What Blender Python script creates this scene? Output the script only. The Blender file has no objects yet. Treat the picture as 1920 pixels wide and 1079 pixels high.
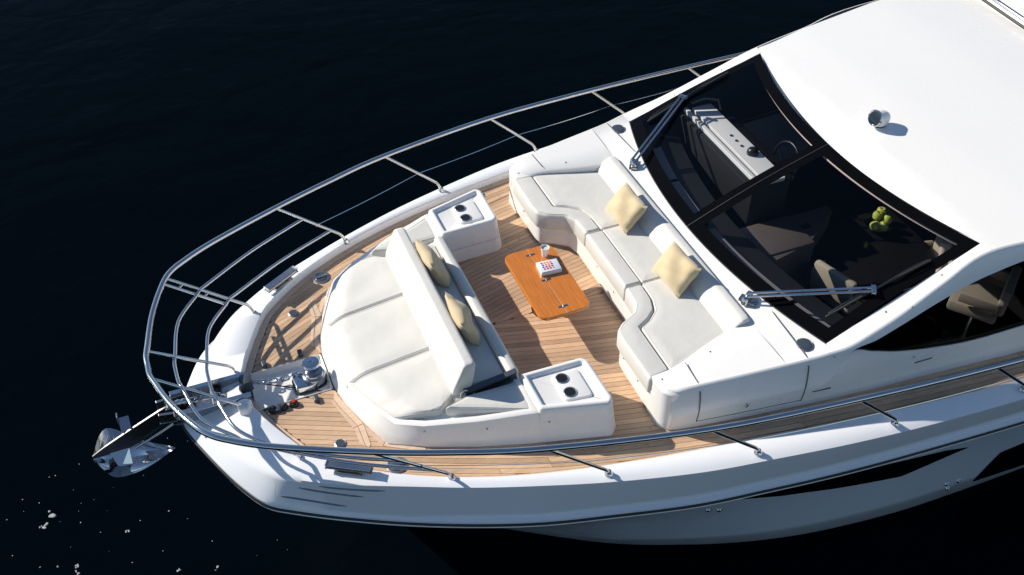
import bpy, bmesh, math, random
import numpy as np
from mathutils import Vector, Matrix
from mathutils.bvhtree import BVHTree
random.seed(7)
C = bpy.context.scene.collection
SC = bpy.context.scene

# ------------------------------------------------------------------ camera
cam = bpy.data.cameras.new('camera'); co = bpy.data.objects.new('camera', cam); C.objects.link(co)
cam.sensor_width = 36.0; cam.lens = 35.92; cam.clip_start = 0.05; cam.clip_end = 6000
_r = Vector((0.92566, -0.37835, 0.0)).normalized()
_f = Vector((0.278611, 0.681388, -0.676820)).normalized()
_u = _r.cross(_f)
m = Matrix(((_r.x, _u.x, -_f.x, -2.528), (_r.y, _u.y, -_f.y, -6.153), (_r.z, _u.z, -_f.z, 6.414), (0, 0, 0, 1)))
co.matrix_world = m
SC.camera = co
# ------------------------------------------------------------------ sky, sun, exposure
SUN = Vector((-1.17, 1.07, 1.0)).normalized()
w = bpy.data.worlds.new('World'); SC.world = w; w.use_nodes = True
nt = w.node_tree; bg = nt.nodes['Background']
sky = nt.nodes.new('ShaderNodeTexSky'); sky.sky_type = 'NISHITA'; sky.sun_disc = False
sky.sun_elevation = math.asin(SUN.z); sky.sun_rotation = math.atan2(SUN.x, SUN.y) % (2 * math.pi)
sky.air_density = 1.0; sky.dust_density = 0.0; sky.ozone_density = 2.5
nt.links.new(sky.outputs[0], bg.inputs[0]); bg.inputs[1].default_value = 0.085
sl = bpy.data.lights.new('sun', 'SUN'); sl.energy = 4.6; sl.angle = math.radians(0.53); sl.color = (1.0, 0.925, 0.81)
so = bpy.data.objects.new('sun', sl); C.objects.link(so); so.rotation_euler = SUN.to_track_quat('Z', 'Y').to_euler()
so.location = (-8, 6, 9)
vs = SC.view_settings; vs.view_transform = 'Standard'; vs.look = 'None'; vs.exposure = 0.42; vs.gamma = 1.0; vs.use_curve_mapping = False

# ------------------------------------------------------------------ materials
def mat(name, col, rough=0.5, metal=0.0, coat=0.0, var=0.0, vscale=6.0, bump=0.0, bscale=60.0, spec=0.5, objvar=0.0, stretch=None, rvar=0.0, sheen=0.0, stain=0.0):
    M = bpy.data.materials.new(name); M.use_nodes = True
    n = M.node_tree.nodes; l = M.node_tree.links; b = n['Principled BSDF']
    b.inputs['Base Color'].default_value = (*col, 1); b.inputs['Roughness'].default_value = rough
    b.inputs['Metallic'].default_value = metal; b.inputs['Coat Weight'].default_value = coat
    b.inputs['Coat Roughness'].default_value = 0.06; b.inputs['Specular IOR Level'].default_value = spec
    if sheen: b.inputs['Sheen Weight'].default_value = sheen
    tc = n.new('ShaderNodeTexCoord')
    vec = tc.outputs['Object']
    if stretch:
        mp = n.new('ShaderNodeMapping'); mp.inputs['Scale'].default_value = stretch
        l.new(vec, mp.inputs['Vector']); vec = mp.outputs['Vector']
    if var or objvar:
        nz = n.new('ShaderNodeTexNoise'); nz.inputs['Scale'].default_value = vscale; nz.inputs['Detail'].default_value = 5
        l.new(vec, nz.inputs['Vector'])
        mr = n.new('ShaderNodeMapRange'); mr.inputs[1].default_value = 0.25; mr.inputs[2].default_value = 0.75
        mr.inputs[3].default_value = 1 - var; mr.inputs[4].default_value = 1 + var
        l.new(nz.outputs[0], mr.inputs[0]); val = mr.outputs[0]
        if objvar:
            oi = n.new('ShaderNodeObjectInfo'); m2 = n.new('ShaderNodeMapRange')
            m2.inputs[3].default_value = 1 - objvar; m2.inputs[4].default_value = 1 + objvar
            l.new(oi.outputs['Random'], m2.inputs[0])
            mu = n.new('ShaderNodeMath'); mu.operation = 'MULTIPLY'; l.new(val, mu.inputs[0]); l.new(m2.outputs[0], mu.inputs[1]); val = mu.outputs[0]
        if stain:
            ns = n.new('ShaderNodeTexNoise'); ns.inputs['Scale'].default_value = 1.7; ns.inputs['Detail'].default_value = 6; ns.inputs['Roughness'].default_value = 0.65
            l.new(tc.outputs['Object'], ns.inputs['Vector'])
            m3 = n.new('ShaderNodeMapRange'); m3.inputs[1].default_value = 0.35; m3.inputs[2].default_value = 0.65; m3.inputs[3].default_value = 1 - stain; m3.inputs[4].default_value = 1 + stain * .5
            l.new(ns.outputs[0], m3.inputs[0])
            m4 = n.new('ShaderNodeMath'); m4.operation = 'MULTIPLY'; l.new(val, m4.inputs[0]); l.new(m3.outputs[0], m4.inputs[1]); val = m4.outputs[0]
        vm = n.new('ShaderNodeVectorMath'); vm.operation = 'SCALE'; vm.inputs[0].default_value = col
        l.new(val, vm.inputs['Scale']); l.new(vm.outputs[0], b.inputs['Base Color'])
    if rvar:
        nr = n.new('ShaderNodeTexNoise'); nr.inputs['Scale'].default_value = 3.5; nr.inputs['Detail'].default_value = 6
        l.new(tc.outputs['Object'], nr.inputs['Vector'])
        mr = n.new('ShaderNodeMapRange'); mr.inputs[1].default_value = 0.3; mr.inputs[2].default_value = 0.7
        mr.inputs[3].default_value = max(0.02, rough - rvar); mr.inputs[4].default_value = rough + rvar
        l.new(nr.outputs[0], mr.inputs[0]); l.new(mr.outputs[0], b.inputs['Roughness'])
    if bump:
        nb = n.new('ShaderNodeTexNoise'); nb.inputs['Scale'].default_value = bscale; nb.inputs['Detail'].default_value = 4
        l.new(vec, nb.inputs['Vector'])
        bp = n.new('ShaderNodeBump'); bp.inputs['Strength'].default_value = bump; bp.inputs['Distance'].default_value = 0.01
        l.new(nb.outputs[0], bp.inputs['Height']); l.new(bp.outputs[0], b.inputs['Normal'])
    return M
GEL = mat('white_gelcoat', (0.81, 0.80, 0.775), 0.28, coat=0.25, var=0.008, vscale=1.3, rvar=0.04)
HULL = mat('white_hull_paint', (0.785, 0.80, 0.825), 0.16, coat=0.5, var=0.02, vscale=0.8, rvar=0.04)
HULLB = mat('shade_blue_topsides', (0.77, 0.85, 0.95), 0.14, coat=0.5, var=0.02, vscale=0.8, rvar=0.04)  # hull white with the blue of its shaded side mixed into the colour
NONSKID = mat('nonskid_white', (0.78, 0.78, 0.76), 0.5, var=0.03, vscale=3, bump=0.15, bscale=350)
FAB = mat('ivory_upholstery', (0.625, 0.613, 0.575), 0.6, var=0.035, vscale=5, bump=0.55, bscale=6, sheen=0.12)
FABSEAM = mat('seam_piping', (0.60, 0.58, 0.53), 0.7)
TEAK = mat('weathered_teak', (0.565, 0.375, 0.235), 0.62, stain=0.16, var=0.20, vscale=5, objvar=0.20, stretch=(1.2, 30, 30), bump=0.12, bscale=8)
TEAKL = mat('pale_teak_margin', (0.66, 0.48, 0.34), 0.6, var=0.14, vscale=5, objvar=0.10, stretch=(3, 20, 20), bump=0.1, bscale=10)
CAULK = mat('black_caulk', (0.075, 0.058, 0.046), 0.7, var=0.2)
VARN = mat('varnished_teak', (0.56, 0.175, 0.018), 0.10, coat=0.9, var=0.22, vscale=4, stretch=(26, 1.6, 10))
STEEL = mat('polished_steel', (0.56, 0.56, 0.57), 0.11, metal=1.0, rvar=0.03)
STEELD = mat('brushed_steel', (0.42, 0.43, 0.45), 0.28, metal=1.0, rvar=0.08)
STEELK = mat('dark_mirror_steel', (0.13, 0.13, 0.14), 0.38, metal=1.0, rvar=0.08)
BLACK = mat('black_plastic', (0.012, 0.012, 0.013), 0.35)
FRIT = mat('black_glass_border', (0.003, 0.003, 0.0035), 0.06, spec=0.06)
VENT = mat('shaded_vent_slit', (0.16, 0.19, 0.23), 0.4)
RUBBER = mat('dark_rubber', (0.02, 0.021, 0.023), 0.5)
GREYB = mat('slate_grey_plastic', (0.045, 0.06, 0.08), 0.4)
YEL = mat('pale_yellow_linen', (0.57, 0.455, 0.275), 0.85, var=0.05, vscale=9, bump=0.35, bscale=160, sheen=0.3)
RED = mat('red_plastic', (0.45, 0.03, 0.012), 0.35)
CERAM = mat('white_ceramic', (0.80, 0.79, 0.77), 0.25)
PRED = mat('print_red', (0.55, 0.02, 0.03), 0.4); PORA = mat('print_orange', (0.75, 0.22, 0.05), 0.4); PBLU = mat('print_blue', (0.08, 0.14, 0.35), 0.4)
CARD = mat('pale_card', (0.66, 0.72, 0.80), 0.45)
APPLE = mat('green_apple_skin', (0.44, 0.50, 0.09), 0.3, var=0.2, vscale=14)
STALK = mat('apple_stalk', (0.08, 0.05, 0.02), 0.7)
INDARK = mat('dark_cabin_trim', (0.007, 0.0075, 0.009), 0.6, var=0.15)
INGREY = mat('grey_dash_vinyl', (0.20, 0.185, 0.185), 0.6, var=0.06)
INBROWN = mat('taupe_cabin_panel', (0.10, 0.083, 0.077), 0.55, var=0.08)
INWHITE = mat('white_helm_panel', (0.82, 0.81, 0.78), 0.4)
INWOOD = mat('dark_gloss_wood', (0.010, 0.009, 0.009), 0.2, var=0.2, stretch=(1, 14, 14))
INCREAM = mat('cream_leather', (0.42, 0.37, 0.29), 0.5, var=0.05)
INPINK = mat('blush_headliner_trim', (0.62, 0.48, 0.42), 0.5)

def glass_mat(name, tint, gl=1.0):
    M = bpy.data.materials.new(name); M.use_nodes = True
    n = M.node_tree.nodes; l = M.node_tree.links; n.clear()
    out = n.new('ShaderNodeOutputMaterial'); tr = n.new('ShaderNodeBsdfTransparent'); tr.inputs[0].default_value = (*tint, 1)
    g = n.new('ShaderNodeBsdfGlossy'); g.inputs['Roughness'].default_value = 0.015; g.inputs['Color'].default_value = (0.9 * gl, 0.95 * gl, 1.0 * gl, 1)
    ge = n.new('ShaderNodeNewGeometry'); dp = n.new('ShaderNodeVectorMath'); dp.operation = 'DOT_PRODUCT'
    l.new(ge.outputs['Normal'], dp.inputs[0]); l.new(ge.outputs['Incoming'], dp.inputs[1])
    def mth(op, a, b=None):
        k = n.new('ShaderNodeMath'); k.operation = op
        for i, q in enumerate((a, b)):
            if q is None: continue
            if isinstance(q, (int, float)): k.inputs[i].default_value = q
            else: l.new(q, k.inputs[i])
        return k.outputs[0]
    ff = mth('ADD', mth('MULTIPLY', mth('POWER', mth('SUBTRACT', 1.0, mth('ABSOLUTE', dp.outputs['Value'])), 5.0), 0.96), 0.04)
    mx = n.new('ShaderNodeMixShader'); l.new(ff, mx.inputs[0]); l.new(tr.outputs[0], mx.inputs[1]); l.new(g.outputs[0], mx.inputs[2])
    l.new(mx.outputs[0], out.inputs[0])
    return M
GLASS = glass_mat('tinted_windscreen_glass', (0.79, 0.80, 0.82), 0.38)
SGLASS = glass_mat('dark_side_glass', (0.45, 0.46, 0.47), 0.15)
CLEAR = glass_mat('clear_glass', (0.95, 0.95, 0.95), 0.35)

def water_mat():
    M = bpy.data.materials.new('dark_sea_water'); M.use_nodes = True
    n = M.node_tree.nodes; l = M.node_tree.links; b = n['Principled BSDF']
    b.inputs['Base Color'].default_value = (0.0006, 0.0022, 0.0040, 1); b.inputs['Roughness'].default_value = 0.07; b.inputs['IOR'].default_value = 1.33; b.inputs['Specular IOR Level'].default_value = 0.022
    tc = n.new('ShaderNodeTexCoord'); h = None
    for sc, st in ((0.35, 0.7), (1.1, 0.25), (4.0, 0.035)):
        z = n.new('ShaderNodeTexNoise'); z.inputs['Scale'].default_value = sc; z.inputs['Detail'].default_value = 3; z.inputs['Distortion'].default_value = 0.6
        mp = n.new('ShaderNodeMapping'); mp.inputs['Scale'].default_value = (1, 1.5, 1); mp.inputs['Rotation'].default_value = (0, 0, 0.5 + sc)
        l.new(tc.outputs['Object'], mp.inputs['Vector']); l.new(mp.outputs[0], z.inputs['Vector'])
        mm = n.new('ShaderNodeMath'); mm.operation = 'MULTIPLY'; mm.inputs[1].default_value = st; l.new(z.outputs[0], mm.inputs[0])
        if h is None: h = mm.outputs[0]
        else:
            a = n.new('ShaderNodeMath'); l.new(h, a.inputs[0]); l.new(mm.outputs[0], a.inputs[1]); h = a.outputs[0]
    bp = n.new('ShaderNodeBump'); bp.inputs['Strength'].default_value = 0.4; bp.inputs['Distance'].default_value = 0.20
    l.new(h, bp.inputs['Height']); l.new(bp.outputs[0], b.inputs['Normal'])
    return M
WATER = water_mat()
FOAM = mat('white_foam', (0.34, 0.36, 0.37), 0.8, var=0.5, vscale=40, bump=0.6, bscale=120)

# ------------------------------------------------------------------ mesh helpers
def obj(name, verts, faces, m, parent=None, smooth=False, angle=40):
    me = bpy.data.meshes.new(name); me.from_pydata([tuple(v) for v in verts], [], [tuple(f) for f in faces]); me.update()
    return link(name, me, m, parent, smooth, angle)
def link(name, me, m, parent=None, smooth=False, angle=40):
    o = bpy.data.objects.new(name, me); C.objects.link(o)
    me.materials.append(m)
    if smooth:
        me.polygons.foreach_set('use_smooth', [True] * len(me.polygons))
        me.set_sharp_from_angle(angle=math.radians(angle))
    if parent: o.parent = parent
    return o
def from_bm(name, bm, m, parent=None, smooth=True, angle=40, fix=True):
    if fix: bmesh.ops.recalc_face_normals(bm, faces=bm.faces)
    me = bpy.data.meshes.new(name); bm.to_mesh(me); bm.free()
    return link(name, me, m, parent, smooth, angle)
def thing(name, label, cat, loc=(0, 0, 0), rz=0, group=None):
    o = bpy.data.objects.new(name, None); C.objects.link(o); o.location = loc; o.rotation_euler = (0, 0, rz)
    o.empty_display_size = 0.05
    return tag(o, label, cat, group)
def tag(o, label, cat, group=None):
    o['label'] = label; o['category'] = cat
    if group: o['group'] = group
    return o
def empty(name, parent):
    o = bpy.data.objects.new(name, None); C.objects.link(o); o.parent = parent; o.empty_display_size = 0.05
    return o
def cr(pts, n=6, closed=False):
    P = [np.array(p, float) for p in pts]; out = []; N = len(P)
    rng = range(N) if closed else range(N - 1)
    for i in rng:
        p0 = P[(i - 1) % N] if closed or i > 0 else 2 * P[0] - P[1]
        p1 = P[i]; p2 = P[(i + 1) % N]
        p3 = P[(i + 2) % N] if closed or i + 2 < N else 2 * P[-1] - P[-2]
        for k in range(n):
            t = k / n
            out.append(0.5 * ((2 * p1) + (-p0 + p2) * t + (2 * p0 - 5 * p1 + 4 * p2 - p3) * t * t + (-p0 + 3 * p1 - 3 * p2 + p3) * t ** 3))
    if not closed: out.append(P[-1])
    return out
def rpoly(poly, r, n=5):
    """round the corners of a 2D polygon; r may be a list"""
    out = []; N = len(poly)
    for i in range(N):
        a = np.array(poly[i - 1], float); b = np.array(poly[i], float); c = np.array(poly[(i + 1) % N], float)
        rr = r[i] if isinstance(r, (list, tuple)) else r
        da = a - b; dc = c - b; la = np.linalg.norm(da); lc = np.linalg.norm(dc)
        d = min(rr, 0.48 * la, 0.48 * lc)
        if d < 1e-4: out.append(tuple(b)); continue
        p = b + da / la * d; q = b + dc / lc * d
        for k in range(n + 1):
            t = k / n; out.append(tuple((1 - t) ** 2 * p + 2 * t * (1 - t) * b + t * t * q))
    return out
def area(poly): return 0.5 * sum(poly[i - 1][0] * poly[i][1] - poly[i][0] * poly[i - 1][1] for i in range(len(poly)))
def inset(poly, d):
    s = 1 if area(poly) > 0 else -1; N = len(poly); out = []
    for i in range(N):
        a = np.array(poly[i - 1]); b = np.array(poly[i]); c = np.array(poly[(i + 1) % N])
        e1 = b - a; e2 = c - b
        n1 = np.array((-e1[1], e1[0])) / (np.linalg.norm(e1) + 1e-9); n2 = np.array((-e2[1], e2[0])) / (np.linalg.norm(e2) + 1e-9)
        v = n1 + n2; L = np.linalg.norm(v)
        if L < 1e-6: out.append(tuple(b)); continue
        v = v / L; k = d / max(0.5, float(v @ n1))
        out.append(tuple(b + s * v * k))
    return out
def rings_bm(rings, cap0=True, cap1=True, closed=True):
    bm = bmesh.new(); R = [[bm.verts.new(tuple(p)) for p in r] for r in rings]
    for a, b in zip(R, R[1:]):
        n = len(a)
        for i in range(n if closed else n - 1):
            j = (i + 1) % n
            bm.faces.new((a[i], a[j], b[j], b[i]))
    if cap0: bm.faces.new(list(reversed(R[0])))
    if cap1: bm.faces.new(R[-1])
    return bm
def prism(name, poly, z0, z1, m, parent=None, bev=0.0, n=3, zf=None, angle=35):
    """extruded polygon with rounded top edge; zf(x, y) is added to the top"""
    rs = [[(x, y, z0) for x, y in poly]]
    f = zf or (lambda x, y: 0.0)
    if bev:
        for k in range(n + 1):
            a = k / n * math.pi / 2
            q = inset(poly, bev * (1 - math.cos(a)))
            rs.append([(x, y, z1 - bev + bev * math.sin(a) + f(x, y)) for x, y in q])
    else: rs.append([(x, y, z1 + f(x, y)) for x, y in poly])
    return from_bm(name, rings_bm(rs), m, parent, True, angle)
def cushion(name, poly, z0, z1, m, parent=None, r=0.04, puff=0.012, zf=None, rc=0.04, deep=0.07):
    f = zf or (lambda x, y: 0.0); rs = []
    def ring(d, z):
        q = rpoly(inset(poly, d) if d else poly, max(.006, rc - .4 * d), 4)
        rs.append([(x, y, z + f(x, y)) for x, y in q])
    ring(r * .3, z0); ring(0, z0 + r * .5)
    for k in range(6):
        a = k / 5 * math.pi / 2; ring(r * (1 - math.cos(a)), z1 - r + r * math.sin(a))
    if puff and deep:
        for k in (1, 2, 3, 4): ring(r + deep * k / 4, z1 + puff * math.sin(k / 4 * math.pi / 2))
    o = from_bm(name, rings_bm(rs), m, parent, True, 60)
    q = rpoly(inset(poly, r * .62), max(.006, rc - .25 * r), 4)
    p = tube('piping', [(x, y, z1 - r * .06 + f(x, y)) for x, y in q], .0028, FABSEAM, None, 6, True); p.parent = o
    return o
def tube(name, pts, r, m, parent=None, segs=10, closed=False, caps=True):
    P = [Vector(p) for p in pts]; n = len(P); rs = []; up = None
    for i, p in enumerate(P):
        if closed: t = (P[(i + 1) % n] - P[i - 1])
        else: t = P[min(i + 1, n - 1)] - P[max(i - 1, 0)]
        t.normalize()
        if up is None:
            up = Vector((0, 0, 1)) if abs(t.z) < 0.9 else Vector((1, 0, 0))
        s = t.cross(up).normalized(); up = s.cross(t).normalized()
        rr = r[i] if isinstance(r, (list, tuple)) else r
        rs.append([p + (s * math.cos(a) + up * math.sin(a)) * rr for a in [k * 2 * math.pi / segs for k in range(segs)]])
    bm = bmesh.new(); R = [[bm.verts.new(v) for v in q] for q in rs]
    pairs = list(zip(R, R[1:])) + ([(R[-1], R[0])] if closed else [])
    for a, b in pairs:
        for i in range(segs): bm.faces.new((a[i], a[(i + 1) % segs], b[(i + 1) % segs], b[i]))
    if caps and not closed: bm.faces.new(list(reversed(R[0]))); bm.faces.new(R[-1])
    return from_bm(name, bm, m, parent, True, 50)
def lathe(name, prof, m, parent=None, loc=(0, 0, 0), segs=24, axis=None):
    rs = [[(r * math.cos(a), r * math.sin(a), z) for a in [k * 2 * math.pi / segs for k in range(segs)]] for r, z in prof]
    bm = rings_bm(rs, prof[0][0] > 1e-4, prof[-1][0] > 1e-4)
    bmesh.ops.remove_doubles(bm, verts=bm.verts, dist=1e-5)
    o = from_bm(name, bm, m, parent, True, 35)
    o.location = loc
    if axis is not None: o.rotation_euler = Vector(axis).to_track_quat('Z', 'Y').to_euler()
    return o
def box(name, lo, hi, m, parent=None, bev=0.006, seg=2):
    bm = bmesh.new(); bmesh.ops.create_cube(bm, size=1)
    for v in bm.verts:
        v.co = Vector([lo[i] + (v.co[i] + 0.5) * (hi[i] - lo[i]) for i in range(3)])
    if bev: bmesh.ops.bevel(bm, geom=bm.edges[:], offset=bev, segments=seg, affect='EDGES', profile=0.5)
    return from_bm(name, bm, m, parent, True, 40)
def loft(name, curves, m, parent=None, angle=30, flip=False):
    n = len(curves[0]); v = [p for c in curves for p in c]; f = []
    for a in range(len(curves) - 1):
        for i in range(n - 1):
            q = (a * n + i, a * n + i + 1, (a + 1) * n + i + 1, (a + 1) * n + i)
            f.append(q[::-1] if flip else q)
    return obj(name, v, f, m, parent, True, angle)
def mir(p): return (p[0], -p[1], p[2])
def bar(name, a, b, wdt, h, m, parent=None, up=(0, 0, 1), bev=0.003):
    a = Vector(a); b = Vector(b); t = (b - a); L = t.length; t.normalize()
    s = t.cross(Vector(up)).normalized(); u = s.cross(t)
    bm = bmesh.new(); bmesh.ops.create_cube(bm, size=1)
    for v in bm.verts:
        c = v.co.copy(); v.co = a + t * ((c.x + 0.5) * L) + s * (c.y * wdt) + u * (c.z * h)
    if bev: bmesh.ops.bevel(bm, geom=bm.edges[:], offset=bev, segments=2, affect='EDGES', profile=0.5)
    return from_bm(name, bm, m, parent, True, 40)

DK = -0.08      # teak deck level
WL = -2.2       # sea level
# ================================================================== THE SEA
bm = bmesh.new()
bmesh.ops.create_grid(bm, x_segments=8, y_segments=8, size=2500)
sea = from_bm('water', bm, WATER, None, False, fix=False); sea.location = (0, 0, WL); sea['kind'] = 'structure'
sea['label'] = 'dark navy sea water around the yacht'

# ================================================================== THE YACHT
Y = thing('motor_yacht', 'white motor yacht with teak foredeck, sunpad and black windscreen', 'yacht', (0, 0, WL))
def Yc(o):
    o.parent = Y; o.matrix_parent_inverse = Matrix.Translation((0, 0, -WL)); return o

# ---- hull
HF = [(-2.47, 0), (-2.44, .13), (-2.39, .26), (-2.31, .45), (-2.21, .65), (-2.09, .86), (-1.96, 1.00), (-1.70, 1.21), (-1.31, 1.43), (-.94, 1.59), (-.5, 1.735), (.04, 1.865), (.7, 1.99), (1.3, 2.08), (2.0, 2.19), (2.8, 2.29), (4.0, 2.40), (5.5, 2.47), (9, 2.5)]
HC = [(-2.88, 0, -.085), (-2.85, .14, -.08), (-2.77, .33, -.07), (-2.65, .57, -.06), (-2.53, .77, -.05), (-2.38, .95, -.04), (-2.2, 1.09, -.03), (-1.9, 1.27, -.01), (-1.45, 1.48, 0), (-1.0, 1.675, 0), (-.5, 1.86, 0), (.04, 2.03, -.01), (.7, 2.2, -.015), (1.3, 2.30, -.02), (2.0, 2.40, -.03), (2.8, 2.48, -.04), (4.0, 2.56, -.04), (5.5, 2.62, -.04), (9, 2.64, -.04)]
HR = [(-2.985, 0, -.15), (-2.955, .15, -.15), (-2.875, .36, -.17), (-2.755, .63, -.2), (-2.635, .84, -.25), (-2.5, 1.0, -.31), (-2.3, 1.09, -.38), (-1.95, 1.26, -.43), (-1.5, 1.48, -.45), (-1.0, 1.70, -.45), (-.5, 1.885, -.45), (.04, 2.03, -.45), (.7, 2.19, -.45), (1.3, 2.28, -.45), (2.0, 2.37, -.45), (2.8, 2.44, -.45), (4.0, 2.52, -.45), (5.5, 2.58, -.45), (9, 2.6, -.45)]
HW = [(-1.45, 0), (-1.36, .06), (-1.25, .13), (-1.12, .23), (-1.0, .32), (-.88, .41), (-.72, .51), (-.5, .65), (-.2, .84), (.15, 1.06), (.55, 1.29), (1.0, 1.49), (1.6, 1.71), (2.2, 1.87), (2.8, 1.97), (3.5, 2.04), (4.5, 2.07), (5.8, 2.08), (9, 2.08)]
def both(c3):                                    # half curve (bow first) -> full curve starboard aft .. bow .. port aft
    h = cr(c3, 6)
    return [tuple(p) for p in reversed(h)] + [mir(tuple(p)) for p in h[1:]]
F_ = both([(x, y, DK - .03) for x, y in HF]); T0 = both([(x, y, -.012) for x, y in HF])
def towards(a, b, d): a = np.array(a, float); b = np.array(b, float); v = b - a; return tuple(a + v / np.linalg.norm(v) * d)
HT = [(x, y, 0.0) for x, y in HF]
T1 = both([towards(t, c, .012) for t, c in zip(HT, HC)])
C0 = both([towards(c, t, .045) for t, c in zip(HT, HC)])
C1 = both([tuple(np.array(c) + np.array((0, 0, -.012))) for c in HC])
C2 = both([tuple(np.array(towards(c, r, .05)) + np.array((0, 0, 0))) for c, r in zip(HC, HR)])
def out2(p, q, d):                               # move p outwards in plan, away from q
    v = np.array(p[:2], float) - np.array(q[:2], float); L = np.linalg.norm(v) + 1e-9; return (p[0] + v[0] / L * d, p[1] + v[1] / L * d, p[2])
LI = both([tuple(np.array(out2(r, f, -.03)) + np.array((0, 0, .035))) for r, f in zip(HR, HF)])
LO = both([tuple(np.array(out2(r, f, .006)) + np.array((0, 0, .02))) for r, f in zip(HR, HF)])
R1 = both([tuple(np.array(out2(r, f, .008)) + np.array((0, 0, -.012))) for r, f in zip(HR, HF)])
R2 = both([tuple(np.array(out2(r, f, -.012)) + np.array((0, 0, -.05))) for r, f in zip(HR, HF)])
def between(t, e):
    out = []
    for r, w_ in zip(HR, HW):
        r = np.array(out2(r, w_, -.012)) + np.array((0, 0, -.05)); w3 = np.array((w_[0], w_[1], WL))
        k = t ** e
        p = r * (1 - t) + w3 * t; q = r * (1 - k) + w3 * k
        out.append((q[0], q[1], p[2]))
    return both(out)
HB = [between(t, 0.86) for t in (.2, .4, .6, .8, 1.0)]
KEEL = both([(x + .25, y * .55, WL - .5) for x, y in HW])
bulw = Yc(loft('bulwark', [F_, T0, T1, C0, C1, C2, LI, LO, R1, R2], HULL, None, 50))
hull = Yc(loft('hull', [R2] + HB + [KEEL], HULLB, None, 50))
hv = []; hp = []
for o_ in (bulw, hull):
    k0 = len(hv); hv += [v.co.copy() for v in o_.data.vertices]; hp += [tuple(k0 + q for q in p.vertices) for p in o_.data.polygons]
HTREE = BVHTree.FromPolygons(hv, hp)
def hull_y(x, z):                                # port side
    h = HTREE.ray_cast(Vector((x, -6, z)), Vector((0, 1, 0)))
    return h[0].y if h[0] is not None else -2.2
# transom
nst = len(F_)
tr = [F_[0], C0[0], C2[0], LO[0], R2[0]] + [b[0] for b in HB] + [KEEL[0]]
Yc(obj('transom', tr + [mir(p) for p in reversed(tr)], [tuple(range(2 * len(tr)))], HULL))
rub = both([tuple(np.array(out2(r, f, .010)) + np.array((0, 0, -.012))) for r, f in zip(HR, HF)])
Yc(tube('rubbing_strake', rub[6:-6], .013, RUBBER, None, 8))

lip = both([tuple(np.array(out2(r, f, .004)) + np.array((0, 0, -.040))) for r, f in zip(HR, HF)])
Yc(tube('strake_lip', lip[6:-6], .011, GEL, None, 8))
# ---- deck: caulk bed, then planks
def fcurve(d):                                   # inner bulwark foot moved inboard by d, as x -> y for one side
    h = [np.array(p[:2]) for p in cr([(x, y, 0) for x, y in HF], 8)]
    o = []
    for i, p in enumerate(h):
        t = h[min(i + 1, len(h) - 1)] - h[max(i - 1, 0)]; n_ = np.array((t[1], -t[0])); n_ /= np.linalg.norm(n_)
        if i == 0: n_ = np.array((1.0, 0))
        o.append(p + n_ * d)
    return o
deck = Yc(empty('teak_deck', None))
def Dc(o): o.parent = deck; return o
fo = fcurve(-.012); fx = np.array([p[0] for p in fo]); fy = np.array([p[1] for p in fo])
for s in (1, -1):
    v = []; xs_ = [x for x in fx if x < 6.5]
    for x, y in zip(fx, fy):
        if x > 6.5: break
        lo = .218 if x < -1.735 else (0.0 if x < .95 else float(np.interp(x, [.95, 1.0, 1.75, 3, 5.2, 9], [1.2, 1.6, 1.75, 1.9, 2.05, 2.1])))
        v.append((x, y, lo))
    v = [t for t in v if t[1] > t[2]]
    k = next(i for i, t in enumerate(v) if t[2] == 0.0); v.insert(k, (-1.735, float(np.interp(-1.735, fx, fy)), .218)); v.insert(k + 1, (-1.7349, float(np.interp(-1.7349, fx, fy)), 0.0))
    vv = [(x, s * y, DK - .006) for x, y, l in v] + [(x, s * l, DK - .006) for x, y, l in v]; n = len(v)
    Dc(obj('caulk_bed', vv, [(i, i + 1, n + i + 1, n + i) if s < 0 else (n + i, n + i + 1, i + 1, i) for i in range(n - 1)], CAULK))
gx = np.linspace(-2.6, 9, 233); sl_ = np.interp(gx, [-2.6, -1.3, -.6, 0, 1, 2, 4, 9], [.46, .46, .38, .27, .19, .14, .08, .03])
G = np.concatenate([[0], np.cumsum((sl_[1:] + sl_[:-1]) / 2 * np.diff(gx))]); G += 1.83 - np.interp(0, gx, G)
lim = fcurve(.062); lx = np.array([p[0] for p in lim]); ly = np.array([p[1] for p in lim])
PW = 0.0535; GAP = 0.0042
def inner_lim(x):                                # windlass tray cut-out
    return 0.225 if x < -1.72 else 0.003
def plank_pieces(k):
    xs = np.arange(-2.45, 5.4, .025); runs = []; cur = []
    for x in xs:
        hi = np.interp(x, gx, G) - k * PW; lo = hi - PW + GAP
        a = max(lo, inner_lim(x)); b = min(hi, np.interp(x, lx, ly) if x > lx[0] else -9)
        if b - a > .004: cur.append((x, a, b))
        else:
            if len(cur) > 2: runs.append(cur)
            cur = []
    if len(cur) > 2: runs.append(cur)
    return runs
def strip(name, run, s, z, m, parent, h=.006):
    n = len(run); v = []
    for x, a, b in run: v += [(x, s * a, z), (x, s * b, z), (x, s * a, z - h), (x, s * b, z - h)]
    f = []
    for i in range(n - 1):
        p = 4 * i; q = p + 4
        f += [(p, q, q + 1, p + 1), (p + 1, q + 1, q + 3, p + 3), (p, p + 2, q + 2, q)]
    f += [(0, 1, 3, 2), (4 * (n - 1), 4 * n - 2, 4 * n - 1, 4 * n - 3)]
    if s < 0: f = [tuple(reversed(t)) for t in f]
    o = obj(name, v, f, m); o.parent = parent; return o
rp = random.Random(3)
def split_run(run):
    out = []; i = 0; first = True
    while i < len(run):
        L = rp.randint(28, 92)
        j = min(len(run), i + L)
        if len(run) - j < 20: j = len(run)
        seg = [list(t) for t in run[i:j + 1]]
        if not first: seg[0][0] += .004
        out.append(seg); first = False
        i = j
        if j == len(run): break
    return out
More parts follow.
